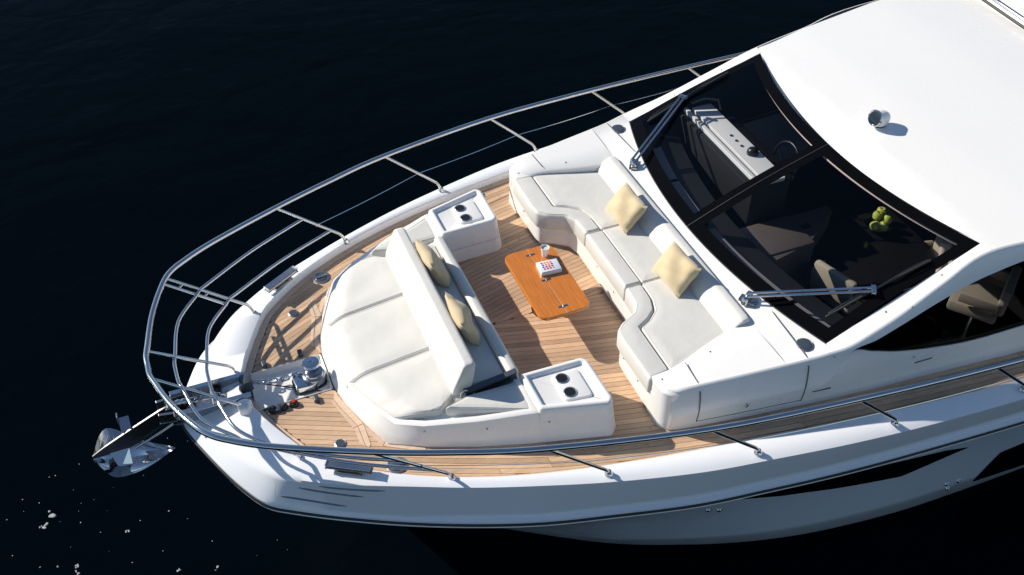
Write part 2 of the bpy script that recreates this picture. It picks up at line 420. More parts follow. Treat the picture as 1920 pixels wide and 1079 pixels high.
# footprints that hide the deck: planks under them are left out
def hidden(x, y):
    y = abs(y)
    if -1.55 < x < -.45 and y < np.interp(x, [-1.55, -1.45, -1.2, -.81, -.45], [.72, .88, 1.0, 1.15, 1.28]): return True
    if -.4 <= x < .18 and 1.08 < y < 1.42: return True
    if .98 < x and y < np.interp(x, [.98, 2, 4, 9], [1.6, 1.8, 2.0, 2.1]): return True
    if x > 5.2: return True
    return False
for s in (1, -1):
    for k in range(-9, 48):
        for run in plank_pieces(k):
            vis = []; cur = []
            for t in run:
                if hidden(t[0], (t[1] + t[2]) / 2):
                    if len(cur) > 2: vis.append(cur)
                    cur = []
                else: cur.append(t)
            if len(cur) > 2: vis.append(cur)
            for vr in vis:
                for seg in split_run(vr): strip('plank', seg, s, DK, TEAK, deck)
# margin planks along the bulwark foot
mo = fcurve(.003); mi = fcurve(.058)
for s in (1, -1):
    st = 4 if s > 0 else 4
    i = st
    while i < len(mo) - 14:
        j = min(i + 9, len(mo) - 1)
        a = [mo[q] for q in range(i, j + 1)]; b = [mi[q] for q in range(i, j + 1)]
        a[0] = a[0] + (a[1] - a[0]) * .04; b[0] = b[0] + (b[1] - b[0]) * .04
        v = [(p[0], s * p[1], DK + .001) for p in a] + [(p[0], s * p[1], DK + .001) for p in b]
        n = len(a); v += [(x, y, z - .007) for x, y, z in v]
        f = []
        for q in range(n - 1):
            f += [(q, n + q, n + q + 1, q + 1), (n + q, 3 * n + q, 3 * n + q + 1, n + q + 1), (q, q + 1, 2 * n + q + 1, 2 * n + q)]
        if s < 0: f = [tuple(reversed(t)) for t in f]
        o = obj('margin_plank', v, f, TEAKL); o.parent = deck
        i = j
# pale border planks in front of the sunpad
BORD = [[(-1.728, .226), (-1.722, .31), (-1.61, .68), (-1.654, .687), (-1.729, .467), (-1.764, .323)],
        [(-1.771, .328), (-1.736, .469), (-1.661, .689), (-1.698, .696), (-1.791, .362)],
        [(-1.690, .701), (-1.660, .695), (-1.658, .919), (-1.690, .878)],
        [(-1.653, .694), (-1.609, .686), (-1.614, .916), (-1.631, .937), (-1.653, .917)],
        [(-1.604, .712), (-1.500, .93), (-1.528, .962), (-1.608, .783)],
        [(-1.497, .935), (-1.21, 1.10), (-1.23, 1.145), (-1.525, .968)]]
for s in (1, -1):
    for p in BORD:
        q = [(x, s * y) for x, y in p]
        if area(q) < 0: q.reverse()
        o = prism('border_plank', q, DK - .004, DK + .004, TEAKL); o.parent = deck

# ---- windlass tray
tray = Yc(empty('windlass_tray', None))
def Tc(o): o.parent = tray; return o
tp = rpoly([(-2.43, -.222), (-1.735, -.222), (-1.735, .222), (-2.43, .222)], .02)
rs = [[(x, y, DK + .004) for x, y in tp], [(x, y, DK + .008) for x, y in inset(tp, .006)], [(x, y, DK + .004) for x, y in inset(tp, .012)], [(x, y, DK - .05) for x, y in inset(tp, .022)], [(x, y, DK - .055) for x, y in inset(tp, .03)]]
Tc(from_bm('tray_moulding', rings_bm(rs, False, True), GEL, None, True, 35))

# ---- sunpad base with the two side consoles
SB = [(-1.725, 0), (-1.725, .2), (-1.685, .42), (-1.60, .68), (-1.485, .96), (-1.2, 1.11), (-.81, 1.265), (-.4, 1.395), (-.34, 1.41)]
SBt = [(-1.655, 0), (-1.655, .19), (-1.61, .40), (-1.515, .67), (-1.40, .93), (-1.2, 1.06), (-.81, 1.215), (-.4, 1.345), (-.34, 1.36)]
def rimz(x): return min(.24, max(.03, .075 + .135 * (x + 1.6)))
def full(h): return list(h) + [(x, -y) for x, y in reversed(h[1:])]
lo_ = full(SB); hi_ = full(SBt)
rs = [[(x, y, DK - .02) for x, y in lo_], [(x, y, DK + .02) for x, y in lo_]]
for t in (.45, .88, .97):
    rs.append([(a[0] * (1 - t) + b[0] * t, a[1] * (1 - t) + b[1] * t, (DK + .02) * (1 - t) + rimz(b[0]) * t) for a, b in zip(lo_, hi_)])
rs.append([(x, y, rimz(x)) for x, y in inset(hi_, .012)])
rs.append([(x, y, rimz(x) - .002) for x, y in inset(hi_, .05)])
rs.append([(x, y, rimz(x) - .03) for x, y in inset(hi_, .075)])
Yc(from_bm('sunpad_base', rings_bm(rs), GEL, None, True, 38))
# bench front and sides
Yc(prism('bench_base', rpoly([(-.9, -.955), (-.365, -.955), (-.365, .955), (-.9, .955)], .01), DK - .02, .195, GEL, None, .01))
for s in (1, -1):
    con = Yc(empty('console', None))
    cp = [(-.335, .955), (.20, .97), (.245, 1.01), (.255, 1.47), (.21, 1.515), (-.335, 1.365)]
    cp = [(x, s * y) for x, y in cp]
    if area(cp) < 0: cp.reverse()
    rs = []
    def cring(d, z, groove=False):
        q = rpoly(inset(cp, d) if d else cp, max(.008, .025 - .3 * max(0, d)), 4)
        if groove: q = [(x, y + s * .018 * (abs(y) < 1.02)) for x, y in q]
        rs.append([(x, y, z) for x, y in q])
    cring(-.045, DK - .02); cring(-.045, DK + .01); cring(-.026, .055); cring(-.026, .06, True); cring(-.02, .10, True); cring(-.02, .105); cring(0, .255)
    for a in (30, 60, 90):
        a = math.radians(a); cring(.022 * (1 - math.cos(a)), .255 + .022 * math.sin(a))
    cring(.035, .277); cring(.042, .273); cring(.056, .248); cring(.07, .244)
    o = from_bm('console_moulding', rings_bm(rs), GEL, None, True, 38); o.parent = con
    # raised cup block
    q = [(-.11, 1.06), (.13, 1.06), (.13, 1.38), (-.11, 1.345)]; q = [(x, s * y) for x, y in q]
    if area(q) < 0: q.reverse()
    o = prism('cup_block', rpoly(q, .04, 4), .225, .262, GEL, None, .015); o.parent = con
    for y in (1.282, 1.123):
        h = lathe('cup_holder', [(.052, .262), (.056, .266), (.052, .270), (.046, .268), (.043, .262)], STEELD, None, (-.033, s * y, 0)); h.parent = con
        h2 = lathe('cup_well', [(.046, .2655), (.030, .2645), (.010, .2645), (0.0001, .2645)], BLACK, None, (-.033, s * y, 0)); h2.parent = con
    k = lathe('speaker_dot', [(.016, 0), (.016, .004), (.010, .007), (0.0001, .007)], BLACK, None, (.14, s * (.955 if s > 0 else .95), .02), 16, (0, -s, 0)); k.parent = con
    if s > 0:
        k = lathe('courtesy_light', [(.022, 0), (.022, .015), (.014, .02), (.0001, .02)], STEEL, None, (.268, 1.44, .22), 16, (1, 0, .2)); k.parent = con
# hinge hardware at the port and starboard bench ends
for s in (-1,):
    arm = Yc(empty('backrest_hinge', None))
    for o in (bar('arm_plate', (-.80, s * .945, .215), (-.37, s * .945, .275), .03, .085, GREYB, None, (0, 0, 1), .01),
              bar('arm_slot', (-.78, s * .964, .21), (-.42, s * .964, .262), .006, .03, BLACK, None, (0, 0, 1), .002),
              tube('hinge_ring', [(-.815 + .035 * math.cos(a), s * .955, .225 + .05 * math.sin(a)) for a in [i * math.pi / 8 for i in range(16)]], .007, STEEL, None, 8, True),
              lathe('latch_button', [(.014, 0), (.014, .006), (.0001, .008)], STEEL, None, (-.74, s * .966, .222), 14, (0, s, 0))):
        o.parent = arm

# ---- sofa base and side lockers
SFB = [(.905, 0), (.905, .56), (.87, .70), (.74, .80), (.625, .865), (.61, .95), (.605, 1.45), (.62, 1.60), (1.0, 1.64), (1.62, 1.64), (1.62, 0)]
sfb = full(SFB[:-1]) if False else [(x, y) for x, y in SFB[:-1]] + [(x, -y) for x, y in reversed(SFB[1:-1])]
sfp = rpoly(sfb, .03, 3)
rs = [[(x, y, DK - .02) for x, y in inset(sfp, .022)], [(x, y, DK + .028) for x, y in inset(sfp, .022)], [(x, y, DK + .034) for x, y in inset(sfp, .002)], [(x, y, .19) for x, y in sfp], [(x, y, .205) for x, y in inset(sfp, .012)]]
Yc(from_bm('sofa_base', rings_bm(rs), GEL, None, True, 38))
BS = [(.665, 1.685), (.82, 1.72), (1.26, 1.79), (1.75, 1.86), (1.98, 1.89), (2.16, 1.91), (2.4, 1.935), (2.65, 1.96), (3.02, 1.99), (3.45, 2.03), (4.1, 2.085), (5.2, 2.13), (9, 2.2)]
SD = [(.675, 1.648, .348), (.82, 1.70, .385), (1.26, 1.77, .415), (1.75, 1.84, .447), (1.98, 1.875, .48), (2.16, 1.895, .51), (2.4, 1.88, .58), (2.65, 1.86, .67), (3.02, 1.82, .83), (3.45, 1.785, 1.0), (4.1, 1.88, 1.05), (5.2, 2.04, 1.1), (9, 2.12, 1.12)]
WBZ = [.1, .12, .14, .16, .17, .455, .39, .31, .23, .19, .24, .27, .27]
WTZ = [.1, .12, .14, .16, .17, .457, .50, .575, .69, .80, .93, .97, .97]
NS = len(BS)
def side_pt(i, z):
    b = BS[i]; s_ = SD[i]; t = (z - DK) / (s_[2] - DK); return (b[0] + (s_[0] - b[0]) * t, b[1] + (s_[1] - b[1]) * t + .035 * math.sin(math.pi * min(1, max(0, t))), z)
cB = [(x, y, DK - .02) for x, y in BS]; cWb = [side_pt(i, WBZ[i]) for i in range(NS)]; cWt = [side_pt(i, WTZ[i]) for i in range(NS)]
cS0 = [(x, y + .004, z - .022) for x, y, z in SD]; cS1 = [(x, y - .006, z - .006) for x, y, z in SD]; cS2 = [(x, y - .022, z) for x, y, z in SD]
cM = [side_pt(i, (DK + WBZ[i]) / 2) for i in range(NS)]
def smooth(c): return [tuple(p) for p in cr(c, 8)]
def lin_from(c, i0): return smooth(c)[i0 * 8:]
for s in (1, -1):
    g = (lambda c: c) if s > 0 else (lambda c: [mir(p) for p in c])
    Yc(loft('cabin_side', [g(smooth(c)) for c in (cB, cM, cWb)], GEL, None, 40, s < 0))
    Yc(loft('cabin_shoulder', [g(smooth(c)) for c in (cWt, cS0, cS1, cS2)], GEL, None, 40, s < 0))
    wb = lin_from(cWb, 5); wt = lin_from(cWt, 5)
    ins = lambda c: [(p[0], p[1] - .022, p[2]) for p in c]
    sw = Yc(empty('side_window', None))
    o = loft('pane', [g(ins(wb)), g(ins(wt))], SGLASS, None, 40, s < 0); o.parent = sw
    o = loft('window_sill', [g(wb), g(ins(wb))], GEL, None, 40, s < 0); o.parent = sw
    o = loft('window_head', [g(ins(wt)), g(wt)], GEL, None, 40, s < 0); o.parent = sw
    o = tube('window_seal', g([(p[0], p[1] - .012, p[2] + .006) for p in wb]), .007, FRIT, None, 6); o.parent = sw
    if s > 0:
        o = loft('added_dark_panel', [g([(p[0], p[1] - .05, p[2] - .02) for p in wb]), g([(p[0], p[1] - .05, p[2] + .02) for p in wt])], INDARK, None, 40, s > 0); o.parent = sw  # added dark sheet, keeps the sunlit bulwark from showing through the starboard window
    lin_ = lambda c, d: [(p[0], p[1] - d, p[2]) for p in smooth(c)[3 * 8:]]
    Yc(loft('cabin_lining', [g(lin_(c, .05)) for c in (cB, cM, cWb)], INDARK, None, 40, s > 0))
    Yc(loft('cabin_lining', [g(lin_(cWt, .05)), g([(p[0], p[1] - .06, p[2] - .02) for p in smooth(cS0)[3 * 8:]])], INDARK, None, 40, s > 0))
# locker tops and coaming
def sdy(x): return float(np.interp(x, [p[0] for p in SD], [p[1] for p in SD])) - .022
def sdz(x): return float(np.interp(x, [p[0] for p in SD], [p[2] for p in SD]))
LI_ = [(.63, 1.455, .325), (.89, 1.425, .37), (1.15, 1.345, .388), (1.4, 1.275, .40), (1.62, 1.235, .413)]
li = cr(LI_, 5)
for s in (1, -1):
    outc = []; sm = smooth(cS2); sx = [p[0] for p in sm]
    for p in li: outc.append((p[0], 1.602 + (p[0] - .63) * .5, .334) if p[0] < .675 else (p[0], float(np.interp(p[0], sx, [q[1] for q in sm])), float(np.interp(p[0], sx, [q[2] for q in sm]))))
    inn = [tuple(p) for p in li]
    mid = [tuple((np.array(a) + np.array(b)) / 2 + np.array((0, 0, .006))) for a, b in zip(inn, outc)]
    r0 = [(p[0], p[1] - .016, p[2] - .014) for p in inn]; w0 = [(p[0], p[1] - .02, .19) for p in inn]
    g = (lambda c: c) if s > 0 else (lambda c: [mir(p) for p in c])
    lk = Yc(empty('side_locker', None))
    o = loft('locker_top', [g(c) for c in (outc, mid, inn, r0, w0)], GEL, None, 45, s < 0); o.parent = lk
    fp = [(.61, 1.425), (.97, 1.40), (.97, 1.735), (.69, 1.683), (.65, 1.665), (.613, 1.61)]
    fp = [(x, s * y) for x, y in fp]
    if area(fp) < 0: fp.reverse()
    rs = [[(x, y, DK - .02) for x, y in fp], [(x, y, DK + .03) for x, y in fp], [(x, y - s * .008 * (abs(y) > 1.5), .322) for x, y in fp], [(x, y - s * .012 * (abs(y) > 1.5), .337) for x, y in inset(fp, .012)], [(x, y - s * .016 * (abs(y) > 1.5), .342) for x, y in inset(fp, .03)]]
    o = from_bm('locker_front', rings_bm(rs), GEL, None, True, 38); o.parent = lk
    # door seams and latch on the outer side
    def sidepos(x, z):
        bx = np.interp(x, [p[0] for p in BS], [p[1] for p in BS]); sx_ = np.interp(x, [p[0] for p in SD], [p[1] for p in SD]); zz = sdz(x); t = (z - DK) / (zz - DK)
        return (x, s * (bx + (sx_ - bx) * t + .035 * math.sin(math.pi * min(1, max(0, t))) + .0015), z)
    for xx in (.89, 1.80):
        zt = sdz(xx)
        o = tube('door_seam', [sidepos(xx, z) for z in np.linspace(.0, zt - .05, 8)], .0045, GREYB, None, 6); o.parent = lk
        yi = float(np.interp(xx, [p[0] for p in LI_], [p[1] for p in LI_])) if xx < 1.6 else 1.24
        so_ = sdy(xx)
        o = tube('lid_seam', [(xx + (so_ - y) * .06, s * y, sdz(xx) + .004) for y in np.linspace(yi + .02, so_ - .01, 5)], .0035, GREYB, None, 6); o.parent = lk
    o = tube('door_seam', [sidepos(x, .0 + .01 * (x - .89)) for x in np.linspace(.89, 1.80, 10)], .0035, GREYB, None, 6); o.parent = lk
    o = tube('grab_slot', [sidepos(x, .10) for x in np.linspace(1.88, 2.04, 5)], .006, GREYB, None, 6); o.parent = lk
    o = tube('grab_slot', [sidepos(x, .12) for x in np.linspace(2.85, 3.02, 5)], .006, GREYB, None, 6); o.parent = lk
    p = sidepos(1.30, .10); o = lathe('latch', [(.020, 0), (.020, .006), (.012, .012), (.0001, .012)], STEEL, None, p, 18, (0, s, .2)); o.parent = lk
def arcb(y): return 1.73 + .099 * y * y
def arct(y): return 3.14 + .122 * y * y
NU = 48; rows = []
_sm = smooth(cS2); SMX = [p[0] for p in _sm]; SMY = [p[1] + .001 for p in _sm]; SMZ = [p[2] for p in _sm]
for v in np.linspace(0, 1, 6):
    r = []
    for i in range(NU + 1):
        u = -1 + 2 * i / NU
        x0 = 1.60; y1 = u * 1.80; x1 = arcb(min(1.75, max(-1.75, y1))) + .01 + .5 * max(0, abs(y1) - 1.75); x = x0 + (x1 - x0) * v
        ey = float(np.interp(x, SMX, SMY)); ez = float(np.interp(x, SMX, SMZ)); y = u * ey
        k = min(1, max(0, (abs(u) - .945) / .055)); k = k * k * (3 - 2 * k); z = (.415 + .042 * v) * (1 - k) + ez * k
        r.append((x, y, z))
    rows.append(r)
rows.insert(0, [(p[0] - .004, p[1], .2) for p in rows[0]])
Yc(loft('coaming_top', rows, GEL, None, 40, True))
# pillars between windscreen and shoulder
for s in (1, -1):
    a = []; b = []; c = []
    for t in np.linspace(0, 1, 25):
        p = np.array((2.03 + (3.475 - 2.03) * t, 1.742 + (1.655 - 1.742) * t, .457 + (1.0 - .457) * t))
        x = 2.0 + (3.49 - 2.0) * t
        sm = smooth(cS2); q = np.array((x, np.interp(x, [k[0] for k in sm], [k[1] for k in sm]), np.interp(x, [k[0] for k in sm], [k[2] for k in sm])))
        a.append((p[0], s * p[1], p[2] - .012)); b.append((p[0], s * (p[1] + .008), p[2] + .006)); c.append((q[0], s * q[1], q[2]))
    Yc(loft('windscreen_pillar', [c, b, a], GEL, None, 40, s < 0))
    
# roof
rows = []
for v in np.linspace(0, 1, 30):
    r = []
    for i in range(NU + 1):
        u = -1 + 2 * i / NU
        y0 = u * 1.735; xf = arct(y0); x = xf + (9 - xf) * v ** 1.7
        ye = float(np.interp(x, [p[0] for p in SD], [p[1] for p in SD])) - .022
        ze = float(np.interp(x, [p[0] for p in SD], [p[2] for p in SD]))
        if v == 0: ze = 1.0
        r.append((x, u * ye, ze + .035 * (1 - u * u) * min(1, v * 8)))
    rows.append(r)
rows.insert(0, [(p[0] + .02, p[1], p[2] - .03) for p in rows[0]])
Yc(loft('hardtop_roof', rows, GEL, None, 40, True))
# headliner closes the cabin from above
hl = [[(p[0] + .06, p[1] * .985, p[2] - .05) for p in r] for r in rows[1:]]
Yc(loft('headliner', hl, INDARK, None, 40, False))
# flybridge coaming far aft on the roof
fb = Yc(empty('flybridge_screen', None))
cur_ = [(6.22 - .10 * math.cos(y / 1.9 * 1.4), y, 0) for y in np.linspace(-1.9, 1.9, 25)]
o = loft('coaming', [[(x, y, 1.12) for x, y, z in cur_], [(x + .03, y, 1.20) for x, y, z in cur_], [(x + .05, y, 1.215) for x, y, z in cur_], [(x + 1.4, y, 1.22) for x, y, z in cur_]], GEL, None, 40, True); o.parent = fb
o = tube('steel_trim', [(x + .02, y, 1.225) for x, y, z in cur_], .022, STEEL, None, 10); o.parent = fb
o = tube('gasket', [(x - .005, y, 1.165) for x, y, z in cur_], .016, RUBBER, None, 8); o.parent = fb

# ---- windscreen
ws = Yc(empty('windscreen', None))
def wsp(u, v, off=0.0):                          # u -1..1 across, v 0..1 up
    yb = u * 1.742; yt = u * 1.655
    p = np.array((arcb(yb), yb, .457)) * (1 - v) + np.array((arct(yt), yt, 1.0)) * v
    p = p + np.array((-.36, 0, .93)) * (.03 * math.sin(math.pi * v) + off)
    return tuple(p)
def patch(name, u0, u1, v0, v1, m, nu=12, nv=8, off=0.0, parent=ws):
    vv = [wsp(u0 + (u1 - u0) * i / nu, v0 + (v1 - v0) * j / nv, off) for j in range(nv + 1) for i in range(nu + 1)]
    f = [(j * (nu + 1) + i, (j + 1) * (nu + 1) + i, (j + 1) * (nu + 1) + i + 1, j * (nu + 1) + i + 1) for j in range(nv) for i in range(nu)]
    o = obj(name, vv, f, m, None, True); o.parent = parent; return o
UB0, UB1, VB0, VB1 = .05, .945, .085, .925
for s in (-1, 1):
    a, b = (UB0, UB1) if s > 0 else (-UB1, -UB0)
    patch('pane', a, b, VB0, VB1, GLASS, 24, 14)
patch('border_band', -1, 1, 0, VB0, FRIT, 48, 2); patch('border_band', -1, 1, VB1, 1, FRIT, 48, 2)
patch('border_band', -1, -UB1, VB0, VB1, FRIT, 2, 14); patch('border_band', UB1, 1, VB0, VB1, FRIT, 2, 14); patch('border_band', -UB0, UB0, VB0, VB1, FRIT, 2, 14)
o = tube('centre_seal', [wsp(0, t, .003) for t in np.linspace(0, 1, 20)], .006, RUBBER, None, 6); o.parent = ws
o = tube('lower_seal', [wsp(t, 0, .002) for t in np.linspace(-1, 1, 50)], .007, RUBBER, None, 6); o.parent = ws
# wipers
for s in (1, -1):
    wp = Yc(empty('wiper', None))
    base = Vector((1.715, s * 1.05, .465))
    t1 = Vector(wsp(.925 * s, .395, .045))
    d = (t1 - base).normalized(); sd_ = d.cross(Vector((0, 0, 1))).normalized() * .022
    for q in (-1, 1):
        o = bar('arm', base + sd_ * q + Vector((.0, 0, .045)), t1 + sd_ * q, .012, .011, STEELD if s > 0 else STEEL, None, (0, 0, 1), .004); o.parent = wp
        o = lathe('pivot', [(.03, -.02), (.03, .03), (.02, .045), (.0001, .05)], STEEL, None, base + sd_ * q * 1.3 + Vector((-.02 * q, 0, 0)), 16); o.parent = wp
    o = bar('tip_bracket', t1 - sd_ * 2 + d * .01, t1 + sd_ * 2 + d * .01, .03, .02, STEEL, None, (0, 0, 1), .004); o.parent = wp
    o = bar('mounting_plate', base + Vector((-.03, -s * .05, -.012)), base + Vector((.05, s * .07, -.008)), .07, .02, STEELD, None, (0, 0, 1), .004); o.parent = wp
    o = tube('blade', [wsp(s * (.90 + .05 * t), .12 + .62 * t, .022) for t in np.linspace(0, 1, 10)], .011, RUBBER, None, 6); o.parent = wp
    o = tube('blade_frame', [wsp(s * (.90 + .05 * t), .14 + .58 * t, .045 + .015 * math.sin(9 * t)) for t in np.linspace(0, 1, 10)], .006, BLACK, None, 6); o.parent = wp
# speakers flush in the coaming
for s in (1, -1):
    sp = Yc(empty('deck_speaker', None))
    o = lathe('grille', [(.062, 0), (.060, .008), (.050, .011), (.02, .010), (.0001, .010)], GREYB, None, (1.868, s * 1.685, .452), 28); o.parent = sp
    o = lathe('rim', [(.068, 0), (.070, .006), (.063, .010), (.060, .006)], STEELD, None, (1.868, s * 1.685, .452), 28); o.parent = sp

# ---- cabin interior seen through the glass
cab = Yc(empty('cabin_interior', None))
def Cc(o): o.parent = cab; return o
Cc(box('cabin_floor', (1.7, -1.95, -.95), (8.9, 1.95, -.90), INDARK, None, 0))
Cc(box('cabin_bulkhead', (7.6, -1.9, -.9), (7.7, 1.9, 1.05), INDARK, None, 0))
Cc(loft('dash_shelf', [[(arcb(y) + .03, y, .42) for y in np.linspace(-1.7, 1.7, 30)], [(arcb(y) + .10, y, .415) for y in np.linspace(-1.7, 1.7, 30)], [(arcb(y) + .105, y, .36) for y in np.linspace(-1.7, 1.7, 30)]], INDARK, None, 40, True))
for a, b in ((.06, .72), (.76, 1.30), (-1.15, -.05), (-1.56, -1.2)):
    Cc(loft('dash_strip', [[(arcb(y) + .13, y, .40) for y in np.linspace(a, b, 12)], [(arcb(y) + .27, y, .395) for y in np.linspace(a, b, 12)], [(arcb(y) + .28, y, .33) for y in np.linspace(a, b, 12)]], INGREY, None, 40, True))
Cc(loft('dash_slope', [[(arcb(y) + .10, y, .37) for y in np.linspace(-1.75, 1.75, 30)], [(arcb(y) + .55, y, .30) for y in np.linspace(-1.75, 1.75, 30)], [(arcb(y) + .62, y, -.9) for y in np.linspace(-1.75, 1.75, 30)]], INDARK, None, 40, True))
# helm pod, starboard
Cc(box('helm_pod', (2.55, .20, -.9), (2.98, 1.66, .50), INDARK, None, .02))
Cc(prism('helm_panel', rpoly([(2.70, .22), (2.93, .22), (2.93, 1.64), (2.70, 1.64)], .02), .495, .535, INWHITE, None, .006))
Cc(prism('helm_lip', rpoly([(2.615, .20), (2.66, .20), (2.66, 1.66), (2.615, 1.66)], .01), .49, .54, INWHITE, None, .006))
for y in (1.03, .93, .83): Cc(lathe('helm_knob', [(.016, 0), (.016, .008), (.0001, .010)], GREYB, None, (2.81, y, .535), 14))
Cc(lathe('compass_bezel', [(.058, 0), (.058, .03), (.045, .055), (.02, .07), (.0001, .07)], BLACK, None, (2.84, .68, .535), 20))
Cc(box('helm_instrument', (2.99, .3, .3), (3.10, 1.6, .46), INWOOD, None, .01))
wheel = Cc(tube('steering_wheel', [(3.22 + .05 * math.sin(a), .62 + .19 * math.cos(a), .40 + .17 * math.sin(a)) for a in [i * math.pi / 12 for i in range(24)]], .014, BLACK, None, 8, True))
for a in (0.3, 2.4, 4.5): Cc(tube('wheel_spoke', [(3.19, .62, .40), (3.22 + .05 * math.sin(a), .62 + .19 * math.cos(a), .40 + .17 * math.sin(a))], .010, STEEL, None, 6))
Cc(tube('throttle_lever', [(3.05, .36, .47), (3.12, .34, .55), (3.20, .30, .57)], .013, STEEL, None, 8))
Cc(tube('grab_handle', [(2.66, 1.60, .62), (2.80, 1.58, .66), (2.92, 1.50, .66), (2.94, 1.46, .56)], .012, INBROWN, None, 8))
# port side: taupe cabinet, dark dining unit
Cc(box('dash_cabinet', (2.36, -.32, -.9), (3.0, .14, .12), INBROWN, None, .02))
Cc(prism('taupe_panel', [(2.36, .12), (2.36, -.42), (2.95, -.30), (3.45, .05), (3.45, .14)], -.9, .10, INBROWN, None, .01))
Cc(box('vent_slot', (2.78, -.10, .10), (3.10, -.04, .112), INDARK, None, 0))
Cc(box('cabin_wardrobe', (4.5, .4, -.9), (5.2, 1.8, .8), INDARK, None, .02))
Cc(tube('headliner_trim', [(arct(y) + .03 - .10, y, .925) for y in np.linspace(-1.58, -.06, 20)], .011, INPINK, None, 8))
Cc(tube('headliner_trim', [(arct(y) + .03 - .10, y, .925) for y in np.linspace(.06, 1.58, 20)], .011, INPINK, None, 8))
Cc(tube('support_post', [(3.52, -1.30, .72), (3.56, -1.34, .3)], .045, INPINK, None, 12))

# ---- deck fittings
def cleat(s):
    c = Yc(empty('cleat', None))
    a = Vector((-2.0, s * 1.075, .055)); b = Vector((-1.70, s * 1.255, .058)); mdl = (a + b) / 2; d = (b - a).normalized()
    nrm = Vector((-d.y, d.x, 0)) * (s)
    off = Vector((0, 0, 0))
    for o in (bar('horn', a, b, .045, .035, STEELD, None, (0, 0, 1), .012),
              bar('cleat_base', mdl - d * .10 + Vector((0, 0, -.05)), mdl + d * .10 + Vector((0, 0, -.05)), .06, .016, STEELD, None, (0, 0, 1), .006),
              tube('cleat_post', [mdl - d * .06 + Vector((0, 0, -.05)), mdl - d * .06], .013, STEELD, None, 10),
              tube('cleat_post', [mdl + d * .06 + Vector((0, 0, -.05)), mdl + d * .06], .013, STEELD, None, 10)):
        o.parent = c
for s in (1, -1): cleat(s)
for s in (1, -1):
    f = Yc(empty('deck_filler', None))
    for o in (lathe('flange', [(.085, 0), (.085, .006), (.07, .012), (.06, .010), (.055, .006)], STEELD, None, (-1.478, s * 1.195, DK), 26),
              lathe('lid', [(.058, .004), (.058, .012), (.05, .016), (.0001, .016)], GREYB, None, (-1.478, s * 1.195, DK), 26),
              bar('lid_grip', (-1.53, s * 1.185, DK + .018), (-1.43, s * 1.205, DK + .018), .018, .012, STEEL, None, (0, 0, 1), .004)): o.parent = f
    f = Yc(empty('deck_plate', None))
    for o in (lathe('plate_rim', [(.048, 0), (.048, .006), (.040, .010), (.036, .006)], STEELD, None, (-1.837, s * .815, DK), 22),
              lathe('plate_lid', [(.038, .003), (.036, .009), (.012, .007), (.0001, .008)], GREYB, None, (-1.837, s * .815, DK), 22)): o.parent = f
    for x, y in ((-2.221, .27), (-1.90, .285)):
        Yc(prism('hinge_block', rpoly([(x - .022, s * (y - .038)), (x + .022, s * (y - .038)), (x + .022, s * (y + .038)), (x - .022, s * (y + .038))][::s], .014, 3), DK, DK + .035, GREYB, None, .01))
# foot switches
for i, (x, mm) in enumerate(((-2.26, BLACK), (-2.175, GREYB), (-2.085, RED))):
    f = Yc(empty('foot_switch', None))
    for o in (lathe('boot', [(.040, 0), (.040, .012), (.034, .03), (.026, .038), (.0001, .04)], BLACK, None, (x, -.265, DK), 20),
              lathe('button', [(.016, .038), (.016, .048), (.0001, .05)], mm, None, (x, -.265, DK), 14)): o.parent = f
# windlass
wl = Yc(empty('windlass', None))
zt = DK - .053
gp = rpoly([(-2.03, -.12), (-1.90, -.13), (-1.78, -.09), (-1.74, 0), (-1.78, .07), (-1.9, .09), (-2.03, .06)], .03, 4)
for o in (prism('gearbox', gp, zt, zt + .075, STEEL, None, .012), prism('gearbox_gasket', inset(gp, -.012), zt - .003, zt + .012, RUBBER, None, .003),
          lathe('chain_gypsy', [(.088, .075), (.088, .095), (.066, .11), (.066, .118), (.088, .13), (.088, .14), (.05, .145)], STEELD, None, (-1.86, -.03, zt), 26),
          lathe('drum', [(.06, .14), (.055, .17), (.062, .20), (.074, .215), (.078, .232), (.070, .246), (.02, .25), (.018, .242), (.0001, .242)], STEEL, None, (-1.86, -.03, zt), 28)): o.parent = wl
# bow roller channel and cheeks
brl = Yc(empty('bow_roller', None))
for s in (1, -1):
    yy = .06 + s * .105
    yy = s * .105
    o = bar('cheek_plate', (-3.02, yy, -.02), (-2.40, yy, -.03), .012, .14, STEELD, None, (0, 0, 1), .003); o.parent = brl
    o = bar('cheek_flange', (-3.02, yy + s * .018, .05), (-2.40, yy + s * .018, .04), .04, .008, STEEL, None, (0, 0, 1), .002); o.parent = brl
for sg in (1, -1):
    o = bar('roller_arm', (-3.14, sg * .075, .0), (-2.92, sg * .095, -.02), .016, .10, STEELD, None, (0, 0, 1), .004); o.parent = brl
for o in (bar('channel_floor', (-3.05, 0, -.085), (-2.38, 0, -.09), .20, .012, STEELD, None, (0, 0, 1), .002),
          lathe('roller', [(.03, -.09), (.055, -.085), (.035, 0), (.055, .085), (.03, .09)], RUBBER, None, (-3.00, 0, -.03), 18, (0, 1, 0)),
          lathe('roller', [(.028, -.09), (.045, -.085), (.03, 0), (.045, .085), (.028, .09)], RUBBER, None, (-2.66, 0, -.035), 18, (0, 1, 0)),
          tube('roller_pin', [(-3.0, -.13, -.03), (-3.0, .13, -.03)], .012, STEEL, None, 10), tube('retaining_pin', [(-2.70, -.13, .045), (-2.70, .13, .045)], .009, STEEL, None, 8),
          box('chain_stopper', (-2.45, .0, -.06), (-2.36, .12, .05), GREYB, None, .012)): o.parent = brl
Yc(prism('chain_hatch_cowl', rpoly([(-2.53, -.27), (-2.44, -.30), (-2.40, -.20), (-2.46, -.16), (-2.53, -.18)], .03, 4), -.05, .07, GEL, None, .03))
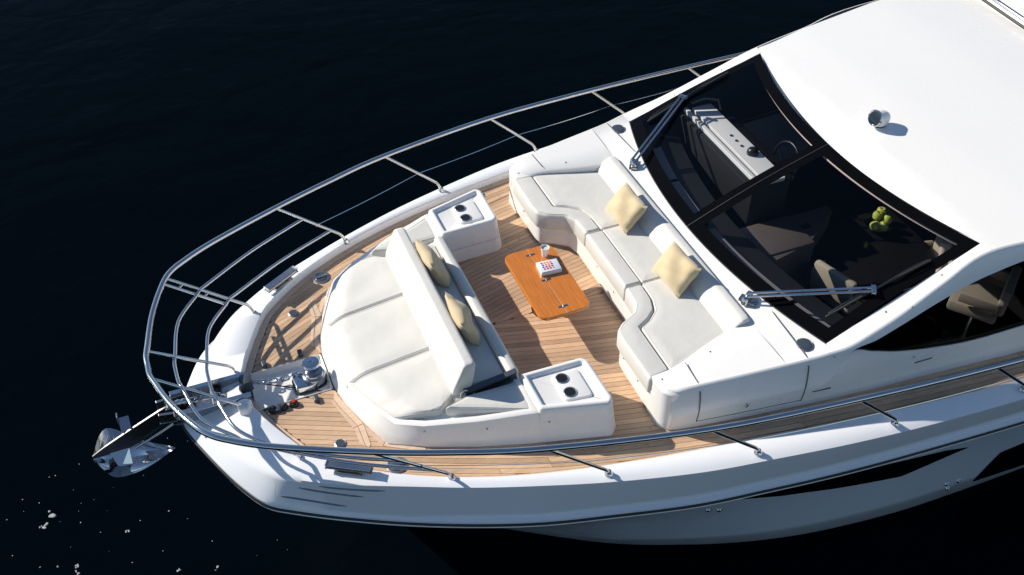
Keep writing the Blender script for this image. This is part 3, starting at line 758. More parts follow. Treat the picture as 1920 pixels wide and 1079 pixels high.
# vents let into the port and starboard bow
for s in (1, -1):
    for (x0, z0, x1, z1) in ((-2.10, -.075, -1.64, -.075), (-2.25, -.125, -1.80, -.165), (-2.39, -.235, -1.93, -.31)):
        pts = []
        for t in np.linspace(0, 1, 9):
            x = x0 + (x1 - x0) * t; z = z0 + (z1 - z0) * t
            pts.append((x, s * -hull_y(x, z) * -1 if False else (-hull_y(x, z) if s > 0 else hull_y(x, z)), z))
        Yc(tube('air_vent', [(p[0], p[1], p[2]) for p in pts], [.003] + [.009] * 7 + [.003], VENT, None, 8))
# hull windows and skin fittings
HWIN = [[(1.12, -.585), (1.74, -.52), (2.41, -.575), (3.11, -.68), (3.42, -.80), (3.27, -.87), (2.86, -1.09), (2.16, -.94), (1.56, -.78)],
        [(4.15, -2.02), (4.08, -1.32), (4.32, -1.25), (6.4, -1.25), (6.4, -2.05), (4.9, -2.08)]]
def hull_window(poly, s):
    P2 = rpoly(poly, .03, 3)
    bm = bmesh.new()
    # fan of a fine triangulation that follows the hull
    vs_ = [bm.verts.new((x, 0, z)) for x, z in P2]; bm.faces.new(vs_)
    bmesh.ops.triangulate(bm, faces=bm.faces[:])
    for _ in range(3): bmesh.ops.subdivide_edges(bm, edges=[e for e in bm.edges if e.calc_length() > .12], cuts=1, use_grid_fill=False)
    bmesh.ops.triangulate(bm, faces=bm.faces[:])
    for v in bm.verts:
        y = hull_y(v.co.x, v.co.z) - .005; v.co.y = y if s < 0 else -y
    return Yc(from_bm('hull_window', bm, FRIT, None, True, 40))
HSK = [(.921, -.785), (1.044, -.862), (3.724, -1.798), (3.877, -1.824), (3.82, -1.96)]

for s in (1, -1):
    for p in HWIN: hull_window(p, s)
    for x, z in HSK:
        y = hull_y(x, z); Yc(lathe('skin_fitting', [(.026, -.004), (.026, .008), (.018, .016), (.010, .012), (.0001, .006)], STEEL, None, (x, y if s < 0 else -y, z), 16, (0, s, -.3)))

# ---- guard rails
rail = Yc(empty('guard_rail', None))
def Rc(o): o.parent = rail; return o
# stations: top, bend (knee) and foot of each stanchion, starboard
ST = [((-3.085, .16, .545), (-2.49, .232, .055), (-2.462, .227, -.06)),
      ((-2.815, .89, .625), (-2.20, .905, .075), (-2.165, .885, -.04)),
      ((-1.74, 1.52, .60), (-1.165, 1.545, .085), (-1.135, 1.525, -.01)),
      ((-.565, 1.945, .582), (-.03, 1.975, .085), (0.0, 1.95, -.005)),
      ((.647, 2.231, .551), (1.152, 2.235, .085), (1.182, 2.21, -.005)),
      ((1.875, 2.378, .511), (2.34, 2.40, .085), (2.37, 2.375, -.005)),
      ((3.122, 2.476, .469), (3.56, 2.50, .085), (3.59, 2.475, -.005)),
      ((4.40, 2.54, .43), (4.80, 2.56, .085), (4.83, 2.54, -.005)),
      ((5.7, 2.58, .40), (6.05, 2.60, .085), (6.08, 2.58, -.005))]
top = [(-3.10, .0, .535), (-3.098, .10, .54), (-3.075, .20, .548), (-2.985, .52, .585), (-2.865, .80, .615), (-2.775, .945, .625), (-2.64, 1.06, .622), (-2.35, 1.235, .615), (-1.74, 1.52, .60), (-1.21, 1.735, .59), (-.565, 1.955, .582), (.647, 2.231, .551), (1.875, 2.378, .511), (3.122, 2.476, .469), (4.4, 2.54, .43), (5.7, 2.58, .40), (8.0, 2.6, .38)]
th = cr(top, 6); toprail = [tuple(p) for p in reversed(th)] + [mir(tuple(p)) for p in th[1:]]
Rc(tube('top_rail', toprail, .024, STEEL, None, 12))
def stan(i, s, dx=0.0, r=.0145):
    t, k, f = [Vector(p) for p in ST[i]]
    t.x += dx; k.x += dx; f.x += dx
    if s < 0: t.y *= -1; k.y *= -1; f.y *= -1
    d = (k - t).normalized(); e = (f - k).normalized()
    pts = [t] + [t.lerp(k, q) for q in (.3, .6, .88)]
    for q in np.linspace(0.0, 1, 6): pts.append((1 - q) ** 2 * (k - d * .05) + 2 * q * (1 - q) * k + q * q * (k + e * .04))
    pts.append(f)
    o = Rc(tube('stanchion', pts, r, STEEL, None, 10))
    b = lathe('stanchion_foot', [(.034, 0), (.034, .006), (.024, .02), (.018, .04)], STEEL, None, f, 16); b.parent = rail
    return o
for s in (1, -1):
    for i in range(len(ST)): stan(i, s)
    # second tube of the pulpit joint
    t, k, f = [Vector(p) for p in ST[1]]
    off = Vector((-.045, -.035, -.01)); a = t + off + (k - t) * .02; b = t + off + (k - t) * .78
    a.y *= s; b.y *= s; Rc(tube('pulpit_joint', [a, b], .0145, STEEL, None, 10))
    for q in (.2, .5):
        a = t + (k - t) * q; b = a + off; a.y *= s; b.y *= s
        Rc(tube('joint_clamp', [a, b], .010, STEEL, None, 8))
def lerp3(a, b, t): return tuple(np.array(a) * (1 - t) + np.array(b) * t)
for fa, fb_, fc in ((.32, .40, .40), (.70, .75, .83)):
    p0 = lerp3(ST[0][0], ST[0][1], fa); p1 = lerp3(ST[1][0], ST[1][1], fb_); p2 = lerp3(ST[2][0], ST[2][1], fc)
    cx = p0[0] - .02
    half = [(cx, 0, p0[2] - .004), (cx + .003, p0[1] * .55, p0[2]), p0]
    m1 = lerp3(p0, p1, .5); m1 = (m1[0] - .075, m1[1] + .03, m1[2])
    half += [m1, (p1[0] - .035, p1[1] - .055, p1[2]), p1]
    hh = cr(half, 6); fullr = [tuple(p) for p in reversed(hh)] + [mir(tuple(p)) for p in hh[1:]]
    Rc(tube('mid_rail', fullr, .0145, STEEL, None, 10))
    m2 = lerp3(p1, p2, .5); m2 = (m2[0] - .012, m2[1] + .032, m2[2])
    q1 = lerp3(p1, m2, .5); q1 = (q1[0] - .02, q1[1] + .03, q1[2])
    for s in (1, -1):
        c = [tuple(p) for p in cr([p1, m2, p2], 10)]
        Rc(tube('mid_rail', c if s > 0 else [mir(p) for p in c], .0145, STEEL, None, 10))
for s in (1, -1):
    pts = [lerp3(ST[i][0], ST[i][1], .62) for i in range(2, len(ST))]
    c = []
    for a, b in zip(pts, pts[1:]):
        for t in np.linspace(0, 1, 6)[:-1]: p = lerp3(a, b, t); c.append((p[0], p[1], p[2] - .012 * math.sin(math.pi * t)))
    c.append(pts[-1])
    Rc(tube('lifeline_wire', c if s > 0 else [mir(p) for p in c], .004, STEEL, None, 6))
    p = pts[0]; Rc(lathe('wire_terminal', [(.012, -.02), (.014, 0), (.012, .02)], STEEL, None, (p[0], s * p[1], p[2]), 10, (1, s * .35, 0)))

# snap studs on mouldings
for x, y, z, ax in ((-1.206, -1.075, .076, (0, -1, .25)), (-.74, -1.258, .102, (0, -1, .25)), (-.265, -1.404, .134, (0, -1, .25)), (1.149, -1.419, .396, (0, 0, 1)), (.67, -1.498, .342, (0, 0, 1)), (2.545, -1.765, .648, (-.3, 0, 1)), (3.061, -1.736, .851, (-.3, 0, 1)),
                    (2.738, -1.842, .70, (0, -1, .2)), (2.013, -1.888, .449, (0, -1, .2)), (2.826, -1.962, .196, (0, -1, .2)), (.607, -.986, .111, (-1, 0, 0)), (.905, .148, .124, (-1, 0, 0)), (.905, -.2, .10, (-1, 0, 0)), (.605, -1.249, .10, (-1, 0, 0)), (.605, 1.2, .10, (-1, 0, 0)), (-1.47, -.72, .03, (-1, -.3, .6)),
                    (1.149, 1.419, .396, (0, 0, 1)), (.67, 1.498, .342, (0, 0, 1)), (2.545, 1.765, .648, (-.3, 0, 1)), (3.061, 1.736, .851, (-.3, 0, 1))):
    Yc(lathe('snap_stud', [(.0085, -.002), (.0085, .003), (.006, .005), (.0001, .006)], STEELD, None, (x, y, z), 10, ax))

# ---- searchlight on the roof
sr = Yc(empty('searchlight', None))
sx, sy, sz = 3.70, .02, 1.045; LS = 1.0
AX = (-.95, -.10, .22); hc = (sx - .015, sy - .01, sz + .105)
for o in (lathe('mount_foot', [(.078, 0), (.078, .006), (.066, .012), (.060, .02)], GEL, None, (sx, sy, sz), 26), lathe('mount_gasket', [(.058, .018), (.066, .022), (.066, .03), (.058, .034)], RUBBER, None, (sx, sy, sz), 26),
          lathe('mount_neck', [(.060, .03), (.070, .045), (.074, .07), (.064, .10), (.0001, .11)], CERAM, None, (sx, sy, sz), 26),
          lathe('lamp_housing', [(.0001, -.098), (.03, -.094), (.056, -.078), (.07, -.045), (.076, 0), (.076, .05), (.072, .062)], CERAM, None, hc, 30, AX),
          lathe('lamp_bezel', [(.072, .055), (.079, .058), (.080, .072), (.072, .080), (.066, .074), (.064, .06)], STEEL, None, hc, 30, AX),
          lathe('reflector', [(.066, .066), (.05, .045), (.03, .03), (.012, .026), (.0001, .026)], STEEL, None, hc, 26, AX),
          lathe('lamp_lens', [(.066, .068), (.03, .072), (.0001, .073)], CLEAR, None, hc, 24, AX)):
    o.parent = sr; o.scale = (LS, LS, LS)
    if o.location.z > sz + .01: o.location = (sx - .015 * LS, sy - .01 * LS, sz + .105 * LS)

# ================================================================== SOFT FURNISHINGS (lift-off cushions)
FRX = [0, .19, .40, .67, .93, 1.0]; FRY = [-1.672, -1.665, -1.61, -1.505, -1.39, -1.25]
def pz(x, y):                                    # sunpad slope, rolling down over its front edge
    d = (x - float(np.interp(abs(y), FRX, FRY))) * .88
    k = max(0.0, 1 - max(0.0, d) / .17)
    return .13 * (x + 1.6) + .008 - .07 * k * k
P0 = .125
mirp = lambda p: [(x, -y) for x, y in reversed(p)]
GS = 'ivory cushions of the foredeck lounge'
def sunpad(y0, y1, xf, xb, label, seed):
    """sunpad cushion as a soft height field between a front and a back line"""
    rr = random.Random(seed); ph = [rr.uniform(0, 6.28) for _ in range(8)]
    def sp(n): return [0.0, .006, .016, .032, .055] + list(np.linspace(.09, .91, n)) + [.945, .968, .984, .994, 1.0]
    ys = [y0 + (y1 - y0) * t for t in sp(16)]; ts = sp(22); g = []; r = .02
    def rnd(d): return 0.0 if d >= r else r * (1 - math.sqrt(max(0, 1 - (1 - d / r) ** 2)))
    for y in ys:
        a_, b__ = xf(y), xb(y); row = []
        for t in ts:
            x = a_ + (b__ - a_) * t
            z = P0 + pz(x, y) - rnd(y - y0) - rnd(y1 - y) - rnd(b__ - x) - rnd((x - a_) * .8)
            ed = min(y - y0, y1 - y, b__ - x, x - a_)
            k = min(1, max(0, ed / .10))
            z += .010 * k + (.0022 * math.sin(9 * x + 5 * y + ph[0]) + .0018 * math.sin(17 * y - 6 * x + ph[1])) * k
            z += .0025 * math.sin(34 * y + 3 * math.sin(7 * y) + ph[2]) * math.exp(-((x - a_ - .10) / .06) ** 2)     # puckers on the front roll
            row.append((x, y, z))
        g.append(row)
    ny, nx = len(ys), len(ts); v = [p for r_ in g for p in r_]
    f = [(j * nx + i, j * nx + i + 1, (j + 1) * nx + i + 1, (j + 1) * nx + i) for j in range(ny - 1) for i in range(nx - 1)]
    loop = [i for i in range(nx)] + [j * nx + nx - 1 for j in range(1, ny)] + [(ny - 1) * nx + i for i in range(nx - 2, -1, -1)] + [j * nx for j in range(ny - 2, 0, -1)]
    k0 = len(v); v += [(v[i][0], v[i][1], max(-.02, v[i][2] - .09)) for i in loop]
    for q in range(len(loop)): q2 = (q + 1) % len(loop); f.append((loop[q], k0 + q, k0 + q2, loop[q2]))
    bm = bmesh.new(); V = [bm.verts.new(p) for p in v]
    for t in f: bm.faces.new([V[i] for i in t])
    o = from_bm('sunpad_cushion', bm, FAB, None, True, 60)
    e = 3
    pl = [g[e][i] for i in range(e, nx - e)] + [g[j][nx - 1 - e] for j in range(e + 1, ny - e)] + [g[ny - 1 - e][i] for i in range(nx - 2 - e, e - 1, -1)] + [g[j][e] for j in range(ny - 2 - e, e, -1)]
    p = tube('piping', [(q[0], q[1], q[2] + .0005) for q in pl], .0024, FABSEAM, None, 6, True); p.parent = o
    return tag(o, label, 'cushion', GS)
sunpad(-.362, .362, lambda y: float(np.interp(abs(y), [0, .2, .362], [-1.675, -1.668, -1.645])), lambda y: -.862, 'middle one of three big ivory sunpad cushions, between the two seams', 1)
sxf = lambda y: float(np.interp(abs(y), [.366, .41, .67, .89, .945, 1.0], [-1.643, -1.61, -1.505, -1.39, -1.26, -1.06]))
sxb = lambda y: float(np.interp(abs(y), [.366, .88, 1.0], [-.862, -.862, -1.03]))
sunpad(.366, 1.0, sxf, sxb, 'big ivory sunpad cushion on the far side, with curved outer edge', 2)
sunpad(-1.0, -.366, sxf, sxb, 'big ivory sunpad cushion on the near side, beside the small steel hinge', 3)
wedge = [(-1.01, 1.03), (-.80, .97), (-.355, .985), (-.355, 1.30), (-.42, 1.295)]
wedge = wedge[::-1] if area(wedge) < 0 else wedge
tag(cushion('side_cushion', wedge, .12, .235, FAB, None, .025, .005, None, .02, .03), 'small ivory wedge cushion on the far side, ahead of the console', 'cushion', GS)
tag(cushion('side_cushion', mirp(wedge), .12, .235, FAB, None, .025, .005, None, .02, .03), 'small ivory wedge cushion on the near side, half in shadow', 'cushion', GS)
def sweep_y(name, prof, y0, y1, m, e=.05, n=24):
    """profile in x, z swept across the boat with rounded ends"""
    prof = rpoly(prof, .022, 4)
    cx = sum(p[0] for p in prof) / len(prof); cz = sum(p[1] for p in prof) / len(prof); rs = []
    for k in range(4):
        a = k / 3 * math.pi / 2; sc = .72 + .28 * math.sin(a); rs.append((y0 + e * (1 - math.cos(math.pi / 2 - a)) * 0 + e * (1 - math.sin(a)) * 0 + e * (k / 3) * .6, sc))
    left = [(y0 + e * (1 - math.cos(a)), .88 + .12 * math.sin(a)) for a in (0, .5, 1.0, math.pi / 2)]
    rng = left + [(y, 1.0) for y in np.linspace(y0 + e, y1 - e, n)[1:-1]] + [(y0 + y1 - y, sc) for y, sc in reversed(left)]
    R = []
    for i, (y, sc) in enumerate(rng):
        wob = .003 * math.sin(y * 9.0) + .002 * math.sin(y * 23 + 1)
        R.append([(cx + (x - cx) * sc, y, cz + (z - cz) * (sc + wob)) for x, z in prof])
    return from_bm(name, rings_bm(R), m, None, True, 60)
tag(sweep_y('backrest_cushion', [(-.915, .19), (-.90, .27), (-.805, .505), (-.785, .52), (-.715, .52), (-.695, .50), (-.72, .32), (-.76, .19)], -.925, .925, FAB, .045), 'long ivory raised backrest across the sunpad, two pillows behind it', 'backrest', GS)
tag(cushion('bench_cushion', [(-.74, -.90), (-.43, -.90), (-.43, .90), (-.74, .90)], .15, .245, FAB, None, .03, .006, None, .02), 'flat ivory bench seat in the shadow of the sunpad backrest', 'cushion', GS)
tag(sweep_y('bench_bolster', [(-.43, .17), (-.43, .285), (-.40, .31), (-.345, .30), (-.325, .26), (-.33, .17)], -.92, .92, FAB, .04), 'narrow ivory bolster along the bench front, facing the table', 'bolster', GS)
ctr = [(1.068, -.399), (1.45, -.399), (1.45, .399), (1.068, .399)]
tag(cushion('seat_cushion', ctr, .19, .33, FAB, None, .018, .008, None, .012), 'middle ivory seat cushion of the sofa, between the two yellow pillows', 'cushion', GS)
sst = [(1.060, .404), (1.052, .62), (1.006, .757), (.906, .844), (.794, .901), (.791, 1.428), (1.1, 1.345), (1.45, 1.235), (1.45, .404)]
sst = sst[::-1] if area(sst) < 0 else sst
tag(cushion('seat_cushion', sst, .19, .33, FAB, None, .018, .008, None, .03), 'ivory seat cushion at the far end of the sofa', 'cushion', GS)
tag(cushion('seat_cushion', mirp(sst), .19, .33, FAB, None, .018, .008, None, .03), 'ivory seat cushion with S-curved edge at the near end of the sofa', 'cushion', GS)
cb = [(.895, -.40), (1.066, -.40), (1.066, .40), (.895, .40)]
tag(cushion('seat_bolster', cb, .15, .335, FAB, None, .034, 0, None, .010), 'straight ivory front bolster in the middle of the sofa, facing the table', 'bolster', GS)
sbt = [(.895, .404), (.885, .61), (.83, .705), (.67, .785), (.592, .86), (.58, .97), (.585, 1.455), (.785, 1.43), (.788, .895), (.90, .838), (1.0, .752), (1.046, .615), (1.055, .404)]
sbt = sbt[::-1] if area(sbt) < 0 else sbt
tag(cushion('seat_bolster', sbt, .15, .335, FAB, None, .034, 0, None, .03), 'curved ivory front bolster at the far end of the sofa, over the beige notch', 'bolster', GS)
tag(cushion('seat_bolster', mirp(sbt), .15, .335, FAB, None, .034, 0, None, .03), 'S-curved ivory front bolster at the near end of the sofa', 'bolster', GS)
tag(sweep_y('backrest_cushion', [(1.405, .26), (1.418, .345), (1.485, .425), (1.55, .466), (1.61, .466), (1.628, .44), (1.63, .26)], -1.265, 1.265, FAB, .06, 34), 'long ivory sofa backrest roll below the windscreen', 'backrest', GS)

def pillow(loc, rot, sx_, sy_, label, seed, th=.085):
    rr = random.Random(seed); n = 16; v = []; f = []
    ph = [rr.uniform(0, 6.28) for _ in range(6)]
    for side in (1, -1):
        for j in range(n + 1):
            for i in range(n + 1):
                u = -1 + 2 * i / n; w_ = -1 + 2 * j / n
                e = (1 - abs(u) ** 2.6) * (1 - abs(w_) ** 2.6)
                px = u * (1 - .10 * (1 - w_ * w_) * 0 - .05 * (1 - abs(w_)) * u * u) * sx_ / 2
                py = w_ * (1 - .05 * (1 - abs(u)) * w_ * w_) * sy_ / 2
                z = th * max(0, e) ** .48
                z += e * (.010 * math.sin(5 * u + ph[0] + 2 * w_) + .008 * math.sin(8 * w_ + ph[1] - 3 * u) + .012 * math.sin(3 * (u + w_) + ph[2]))
                if w_ > .3: z *= 1 - .10 * math.exp(-((u - .1) / .2) ** 2)
                v.append((px, py, side * z))
    N = (n + 1) ** 2
    for s_ in (0, 1):
        for j in range(n):
            for i in range(n):
                q = [s_ * N + j * (n + 1) + i, s_ * N + j * (n + 1) + i + 1, s_ * N + (j + 1) * (n + 1) + i + 1, s_ * N + (j + 1) * (n + 1) + i]
                f.append(tuple(q if s_ == 0 else reversed(q)))
    bm = bmesh.new(); V = [bm.verts.new(p) for p in v]
    for q in f: bm.faces.new([V[k] for k in q])
    bmesh.ops.remove_doubles(bm, verts=bm.verts, dist=2e-4)
    o = from_bm('pillow', bm, YEL, None, True, 70); o.location = loc; o.rotation_euler = rot
    return tag(o, label, 'pillow', 'pale yellow scatter pillows')
def frame_rot(nrm, upv):
    z = Vector(nrm).normalized(); y = Vector(upv); y = (y - z * y.dot(z)).normalized(); x = y.cross(z)
    return Matrix((x, y, z)).transposed().to_euler()
pillow((-.585, .47, .39), frame_rot((1, .04, .50), (-.4, .02, 1)), .44, .36, 'yellow pillow behind the sunpad backrest, farther from the steel hinge', 1, .07)
pillow((-.585, -.30, .39), frame_rot((1, -.02, .50), (-.4, -.02, 1)), .44, .36, 'yellow pillow behind the sunpad backrest, nearer the steel hinge', 2, .07)
pillow((1.335, .46, .462), frame_rot((-.77, .06, .64), (.64, .03, .77)), .45, .33, 'pale yellow pillow on the far half of the sofa, leaning on the backrest', 3)
pillow((1.345, -.485, .462), frame_rot((-.77, -.03, .64), (.64, .06, .77)), .44, .33, 'pale yellow pillow on the near half of the sofa, leaning on the backrest', 4)

# ================================================================== TABLE AND WHAT STANDS ON IT
T = thing('folding_table', 'glossy orange-brown varnished teak folding table with rounded corners', 'table', (.315, -.005, DK))
zt0 = .285 - DK
for s in (-1, 1):
    q = [(0.0015, -.458), (.242, -.458), (.242, .458), (0.0015, .458)]
    q = rpoly(q, [0, .10, .10, 0], 8); q = [(s * x, y) for x, y in q]
    if s < 0: q.reverse()
    rs = [[(x, y, zt0 - .038) for x, y in inset(q, .006)], [(x, y, zt0 - .032) for x, y in q], [(x, y, zt0 - .006) for x, y in q], [(x, y, zt0) for x, y in inset(q, .005)]]
    o = from_bm('table_leaf', rings_bm(rs), VARN, T, True, 40)
    o = box('leaf_inlay', (-.0012 if s > 0 else -.0004, -.456, zt0 - .02), (.0004 if s > 0 else .0012, .456, zt0 - .0005), TEAKL, T, 0) if s > 0 else None
for y in (.366, 0.0, -.366):
    h = box('hinge', (-.045, y - .011, zt0), (.045, y + .011, zt0 + .0035), STEELD, T, .002)
    for sx_ in (-.03, -.016, .016, .03):
        k = lathe('screw', [(.0045, zt0 + .003), (.0045, zt0 + .0045), (.0001, zt0 + .005)], BLACK, None, (sx_, y, 0), 8); k.parent = h
    k = tube('knuckle', [(0, y - .012, zt0 + .003), (0, y + .012, zt0 + .003)], .005, STEEL, None, 8); k.parent = h
lathe('pedestal', [(.13, 0), (.13, .012), (.05, .02), (.04, .03), (.04, zt0 - .04)], STEEL, T, (0, 0, 0), 26)
cup = thing('cup', 'white cup standing on the orange table', 'cup', (.435, .30, .285))
lathe('cup_body', [(.0001, 0), (.026, .001), (.028, .006), (.040, .098), (.041, .105), (.0385, .105), (.026, .012), (.0001, .010)], CERAM, cup, (0, 0, 0), 24)
lathe('drink', [(.036, .088), (.02, .0885), (.0001, .0885)], mat('milky_drink', (.60, .60, .58), .25), cup, (0, 0, 0), 20)
bk = thing('boxed_game', 'small pale blue box with red and orange print on the table', 'box', (.395, .118, .285), math.radians(-4))
box('box_body', (-.10, -.078, 0), (.10, .078, .042), CERAM, bk, .008)
box('box_lid', (-.092, -.072, .042), (.096, .072, .045), CARD, bk, .001)
for r_, (yy, ms) in enumerate(((.045, (PRED, PORA, PORA, PORA)), (.018, (PBLU, PORA, PORA, PRED)), (-.009, (PBLU, PRED, PRED, PRED)), (-.036, (PRED, PRED, PRED, PORA)))):
    for c_, mm in enumerate(ms):
        x = -.055 + c_ * .028 + .004 * (r_ % 2)
        lathe('printed_mark', [(.0115, 0), (.0115, .0006), (.0001, .0006)], mm, bk, (x, yy, .0452), 10)

# ================================================================== ANCHOR AND CHAIN
A = thing('anchor', 'polished steel plough anchor hanging from the bow roller', 'anchor', (-2.95, 0, -.02))
def Ac(o): o.parent = A; o.matrix_parent_inverse = Matrix.Translation((2.95, 0, .02)); return o
shk = [(-2.88, .03), (-3.00, .07), (-3.13, .02), (-3.42, -.115), (-3.62, -.215), (-3.735, -.285), (-3.74, -.315), (-3.60, -.315), (-3.46, -.315), (-3.34, -.27), (-3.12, -.145), (-2.92, -.05)]
bm = rings_bm([[(x, -.008, z) for x, z in shk], [(x, .008, z) for x, z in shk]]); bmesh.ops.bevel(bm, geom=bm.edges[:], offset=.003, segments=2, affect='EDGES')
Ac(from_bm('shank', bm, STEELK, None, True, 40))
Ac(tube('strut_rod', [(-3.40, -.03, -.30), (-3.15, -.03, -.20), (-2.96, -.035, -.10)], .012, STEEL, None, 10))
mid_c = cr([(-3.74, 0, -.31), (-3.62, 0, -.375), (-3.45, 0, -.43), (-3.28, 0, -.465), (-3.11, 0, -.475)], 6)
out_c = cr([(-3.735, .012, -.305), (-3.655, .20, -.275), (-3.565, .275, -.315), (-3.36, .16, -.435), (-3.105, .008, -.472)], 6)
for s in (1, -1):
    rows_ = []
    for t in np.linspace(0, 1, 7):
        rows_.append([tuple(np.array(a_) * (1 - t) + np.array((b__[0], s * b__[1], b__[2])) * t + np.array((0, 0, -.035 * math.sin(math.pi * t)))) for a_, b__ in zip(mid_c, out_c)])
    n = len(rows_[0]); V = [p for r_ in rows_ for p in r_]; K = len(V); V += [(p[0], p[1], p[2] - .012) for p in V]; ff = []
    for i in range(6):
        for j in range(n - 1):
            q = (i * n + j, i * n + j + 1, (i + 1) * n + j + 1, (i + 1) * n + j); ff += [q, tuple(k + K for k in reversed(q))]
    for j in range(n - 1): ff.append((6 * n + j, 6 * n + j + 1, 6 * n + j + 1 + K, 6 * n + j + K))
    bm = bmesh.new(); VV = [bm.verts.new(p) for p in V]
    for q in ff: bm.faces.new([VV[k] for k in q])
    Ac(from_bm('fluke', bm, STEEL, None, True, 35))
    gs = [(-3.60, s * .01, -.30), (-3.46, s * .01, -.30), (-3.47, s * .09, -.445), (-3.56, s * .10, -.415)]
    bm = bmesh.new(); VV = [bm.verts.new(p) for p in gs] + [bm.verts.new((p[0] + .012, p[1], p[2])) for p in gs]
    for q in ((0, 1, 2, 3), (7, 6, 5, 4), (0, 4, 5, 1), (1, 5, 6, 2), (2, 6, 7, 3), (3, 7, 4, 0)): bm.faces.new([VV[k] for k in q])
    Ac(from_bm('gusset', bm, STEEL, None, False))
Ac(bar('trip_plate', (-3.42, .012, -.115), (-3.42, .11, -.055), .075, .010, STEEL, None, (0, 0, 1), .003))
Ac(bar('trip_flange', (-3.462, .105, -.105), (-3.462, .105, -.01), .055, .010, STEEL, None, (1, 0, 0), .003))
Ac(lathe('shackle_pin', [(.0001, -.055), (.028, -.05), (.034, -.04), (.022, -.03), (.022, .03), (.034, .04), (.028, .05), (.0001, .055)], STEEL, None, (-3.05, .0, .035), 18, (0, 1, 0)))
Ac(lathe('swivel', [(.0001, -.05), (.022, -.045), (.03, -.02), (.022, 0), (.03, .02), (.022, .045), (.0001, .05)], STEEL, None, (-2.95, 0, .045), 18, (1, 0, -.1)))
CH = thing('anchor_chain', 'short run of steel chain from the windlass to the bow roller', 'chain', (-1.95, .03, -.05))
def link_mesh():
    bm = bmesh.new(); pts = []
    for a in np.linspace(0, 2 * math.pi, 17)[:-1]:
        pts.append(((.022 if math.cos(a) >= 0 else -.022) * (abs(math.cos(a)) > .2) + .014 * math.cos(a), .017 * math.sin(a), 0))
    o = tube('chain_link', pts, .0068, STEEL, None, 6, True); return o
l0 = link_mesh(); path = [(-1.945, .03, -.035), (-2.10, .05, -.075), (-2.25, .06, -.06), (-2.42, .06, -.015), (-2.58, .03, -.035), (-2.68, 0, .015), (-2.80, 0, .03), (-2.93, 0, .035)]
cp_ = [Vector(p) for p in cr(path, 24)]; acc = 0; nextd = 0; cnt = 0
for a, b in zip(cp_, cp_[1:]):
    L = (b - a).length
    while nextd <= acc + L:
        p = a.lerp(b, (nextd - acc) / L); d = (b - a).normalized()
        o = l0 if cnt == 0 else bpy.data.objects.new('chain_link', l0.data)
        if cnt: C.objects.link(o)
        q = d.to_track_quat('X', 'Z').to_matrix().to_4x4() @ Matrix.Rotation(math.radians(45 + 90 * (cnt % 2)), 4, 'X')
        o.matrix_world = Matrix.Translation(p) @ q; o.parent = CH; o.matrix_parent_inverse = Matrix.Translation((1.95, -.03, .05))
        cnt += 1; nextd += .050
    acc += L

# ================================================================== THINGS IN THE CABIN
ap0 = None
apl = [((3.99, -.06, .0), 'green apple at the top of the heap by the windscreen roof edge'), ((3.89, -.12, .02), 'green apple in the middle of the heap'), ((3.96, -.19, .0), 'green apple at the right of the heap'), ((3.79, -.22, .0), 'green apple at the lower left of the heap'), ((3.86, -.26, .0), 'green apple at the bottom of the heap, half hidden')]
for i, (p, lb) in enumerate(apl):
    if ap0 is None:
        a0 = thing('apple', lb, 'apple', p, 0, 'green apples in a bowl behind the windscreen'); ap0 = a0
        lathe('apple_skin', [(.0001, -.040), (.018, -.044), (.038, -.032), (.050, .0), (.046, .028), (.028, .043), (.012, .040), (.0001, .030)], APPLE, a0, (0, 0, 0), 18)
        tube('stalk', [(0, 0, .03), (.006, 0, .055)], .003, STALK, a0, 6)
    else:
        a = ap0.copy(); C.objects.link(a); a.location = p; a['label'] = lb; a.rotation_euler = (.3 * i, .2, i)
        for ch in list(ap0.children): c = ch.copy(); C.objects.link(c); c.parent = a
bw = thing('fruit_bowl', 'dark low bowl under the green apples inside the cabin', 'bowl', (3.89, -.16, -.12))
lathe('bowl_body', [(.07, 0), (.09, .01), (.12, .05), (.14, .07), (.136, .072), (.115, .056), (.08, .02), (.0001, .018)], INWOOD, bw, (0, 0, 0), 28)
tb = thing('saloon_table', 'dark wooden saloon table behind the windscreen, under the apples', 'table', (3.6, -.45, -.90))
box('table_top', (-.48, -.55, .74), (.62, .55, .78), INWOOD, tb, .01)
box('table_pedestal', (-.15, -.2, 0), (.15, .2, .74), INDARK, tb, .01)
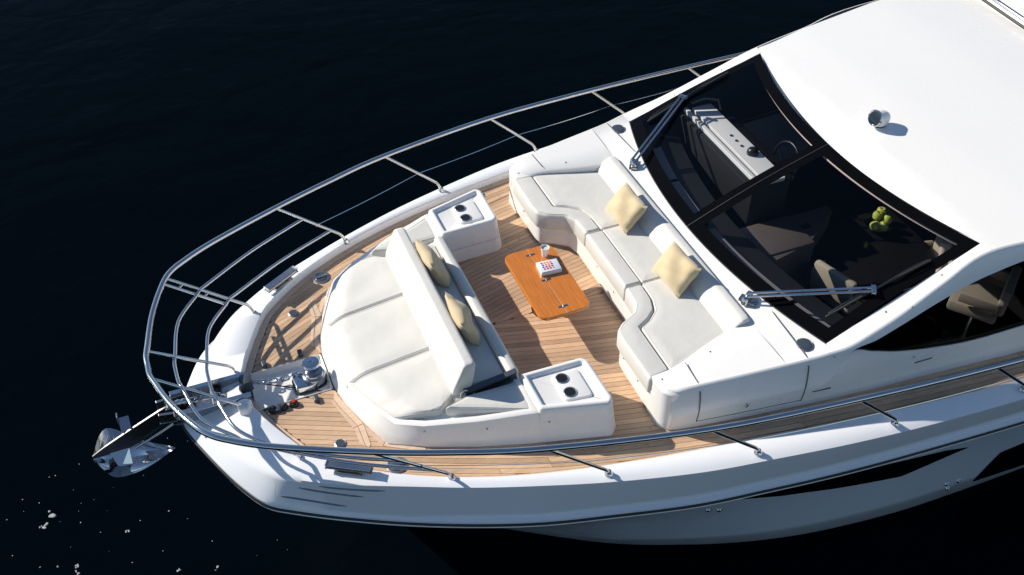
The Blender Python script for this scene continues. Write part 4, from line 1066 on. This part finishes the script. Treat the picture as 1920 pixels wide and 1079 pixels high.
for i, (x, y, lb) in enumerate(((3.22, -.60, 'cream-edged cabin chair seen through the near half of the windscreen, left of the dark table'), (4.05, -.72, 'cream cabin chair seen through the near half of the windscreen, right of the dark table'), (4.16, -1.33, 'cream cabin seat seen through the near side window'))):
    ch = thing('cabin_chair', lb, 'chair', (x, y, -.90), (0.3, 2.9, 2.2)[i], 'cream chairs in the cabin')
    zz = .62 if i < 2 else .80
    box('seat', (-.22, -.23, zz - .12), (.22, .23, zz), INCREAM, ch, .03)
    box('backrest', (-.26, -.23, zz), (-.18, .23, zz + .30), INCREAM, ch, .03)
    box('armrest', (-.2, -.27, zz + .05), (.15, -.23, zz + .16), INCREAM, ch, .015)
    box('armrest', (-.2, .23, zz + .05), (.15, .27, zz + .16), INCREAM, ch, .015)
    lathe('swivel_foot', [(.18, 0), (.18, .02), (.04, .05), (.04, zz - .12)], STEELD, ch, (0, 0, 0), 18)

# ================================================================== FOAM ON THE WATER
rf = random.Random(11); bm = bmesh.new()
FLECKS = [(-4.51, 1.12, .05), (-4.6, 1.03, .04), (-4.64, 1.04, .02), (-4.54, 1.2, .026), (-3.85, .65, .03), (-4.34, .43, .034), (-4.36, .38, .02), (-4.35, .34, .025), (-3.1, -.08, .022), (-3.12, -.11, .013), (-3.45, .02, .03), (-4.27, .94, .012), (-4.1, .75, .014), (-4.64, 1.34, .014), (-4.79, 1.45, .011), (-3.43, .74, .016), (-4.22, 1.7, .012), (-4.52, .5, .016), (-4.95, 1.25, .013), (-4.68, .56, .014), (-3.85, .28, .010), (-3.56, .3, .012), (-3.09, .23, .016)]
def blob(x, y, r):
    mtx = Matrix.Translation((x, y, WL + .004)) @ Matrix.Rotation(rf.uniform(0, 6.3), 4, 'Z') @ Matrix.Diagonal((r * rf.uniform(.7, 1.5), r * rf.uniform(.7, 1.1), r * .35, 1))
    bmesh.ops.create_icosphere(bm, subdivisions=2, radius=1, matrix=mtx)
for x, y, r in FLECKS:
    for _ in range(4 if r > .018 else 2): blob(x + rf.uniform(-.5, .5) * r, y + rf.uniform(-.5, .5) * r, r * rf.uniform(.22, .5))
for _ in range(70):
    x = rf.uniform(-6.0, -2.2); y = rf.uniform(-1.5, 2.0)
    blob(x, y, rf.choice((.003, .004, .005)))
fm = from_bm('sea_foam', bm, FOAM, None, True, 60); fm['kind'] = 'stuff'; fm['label'] = 'scattered white foam flecks floating on the dark water'
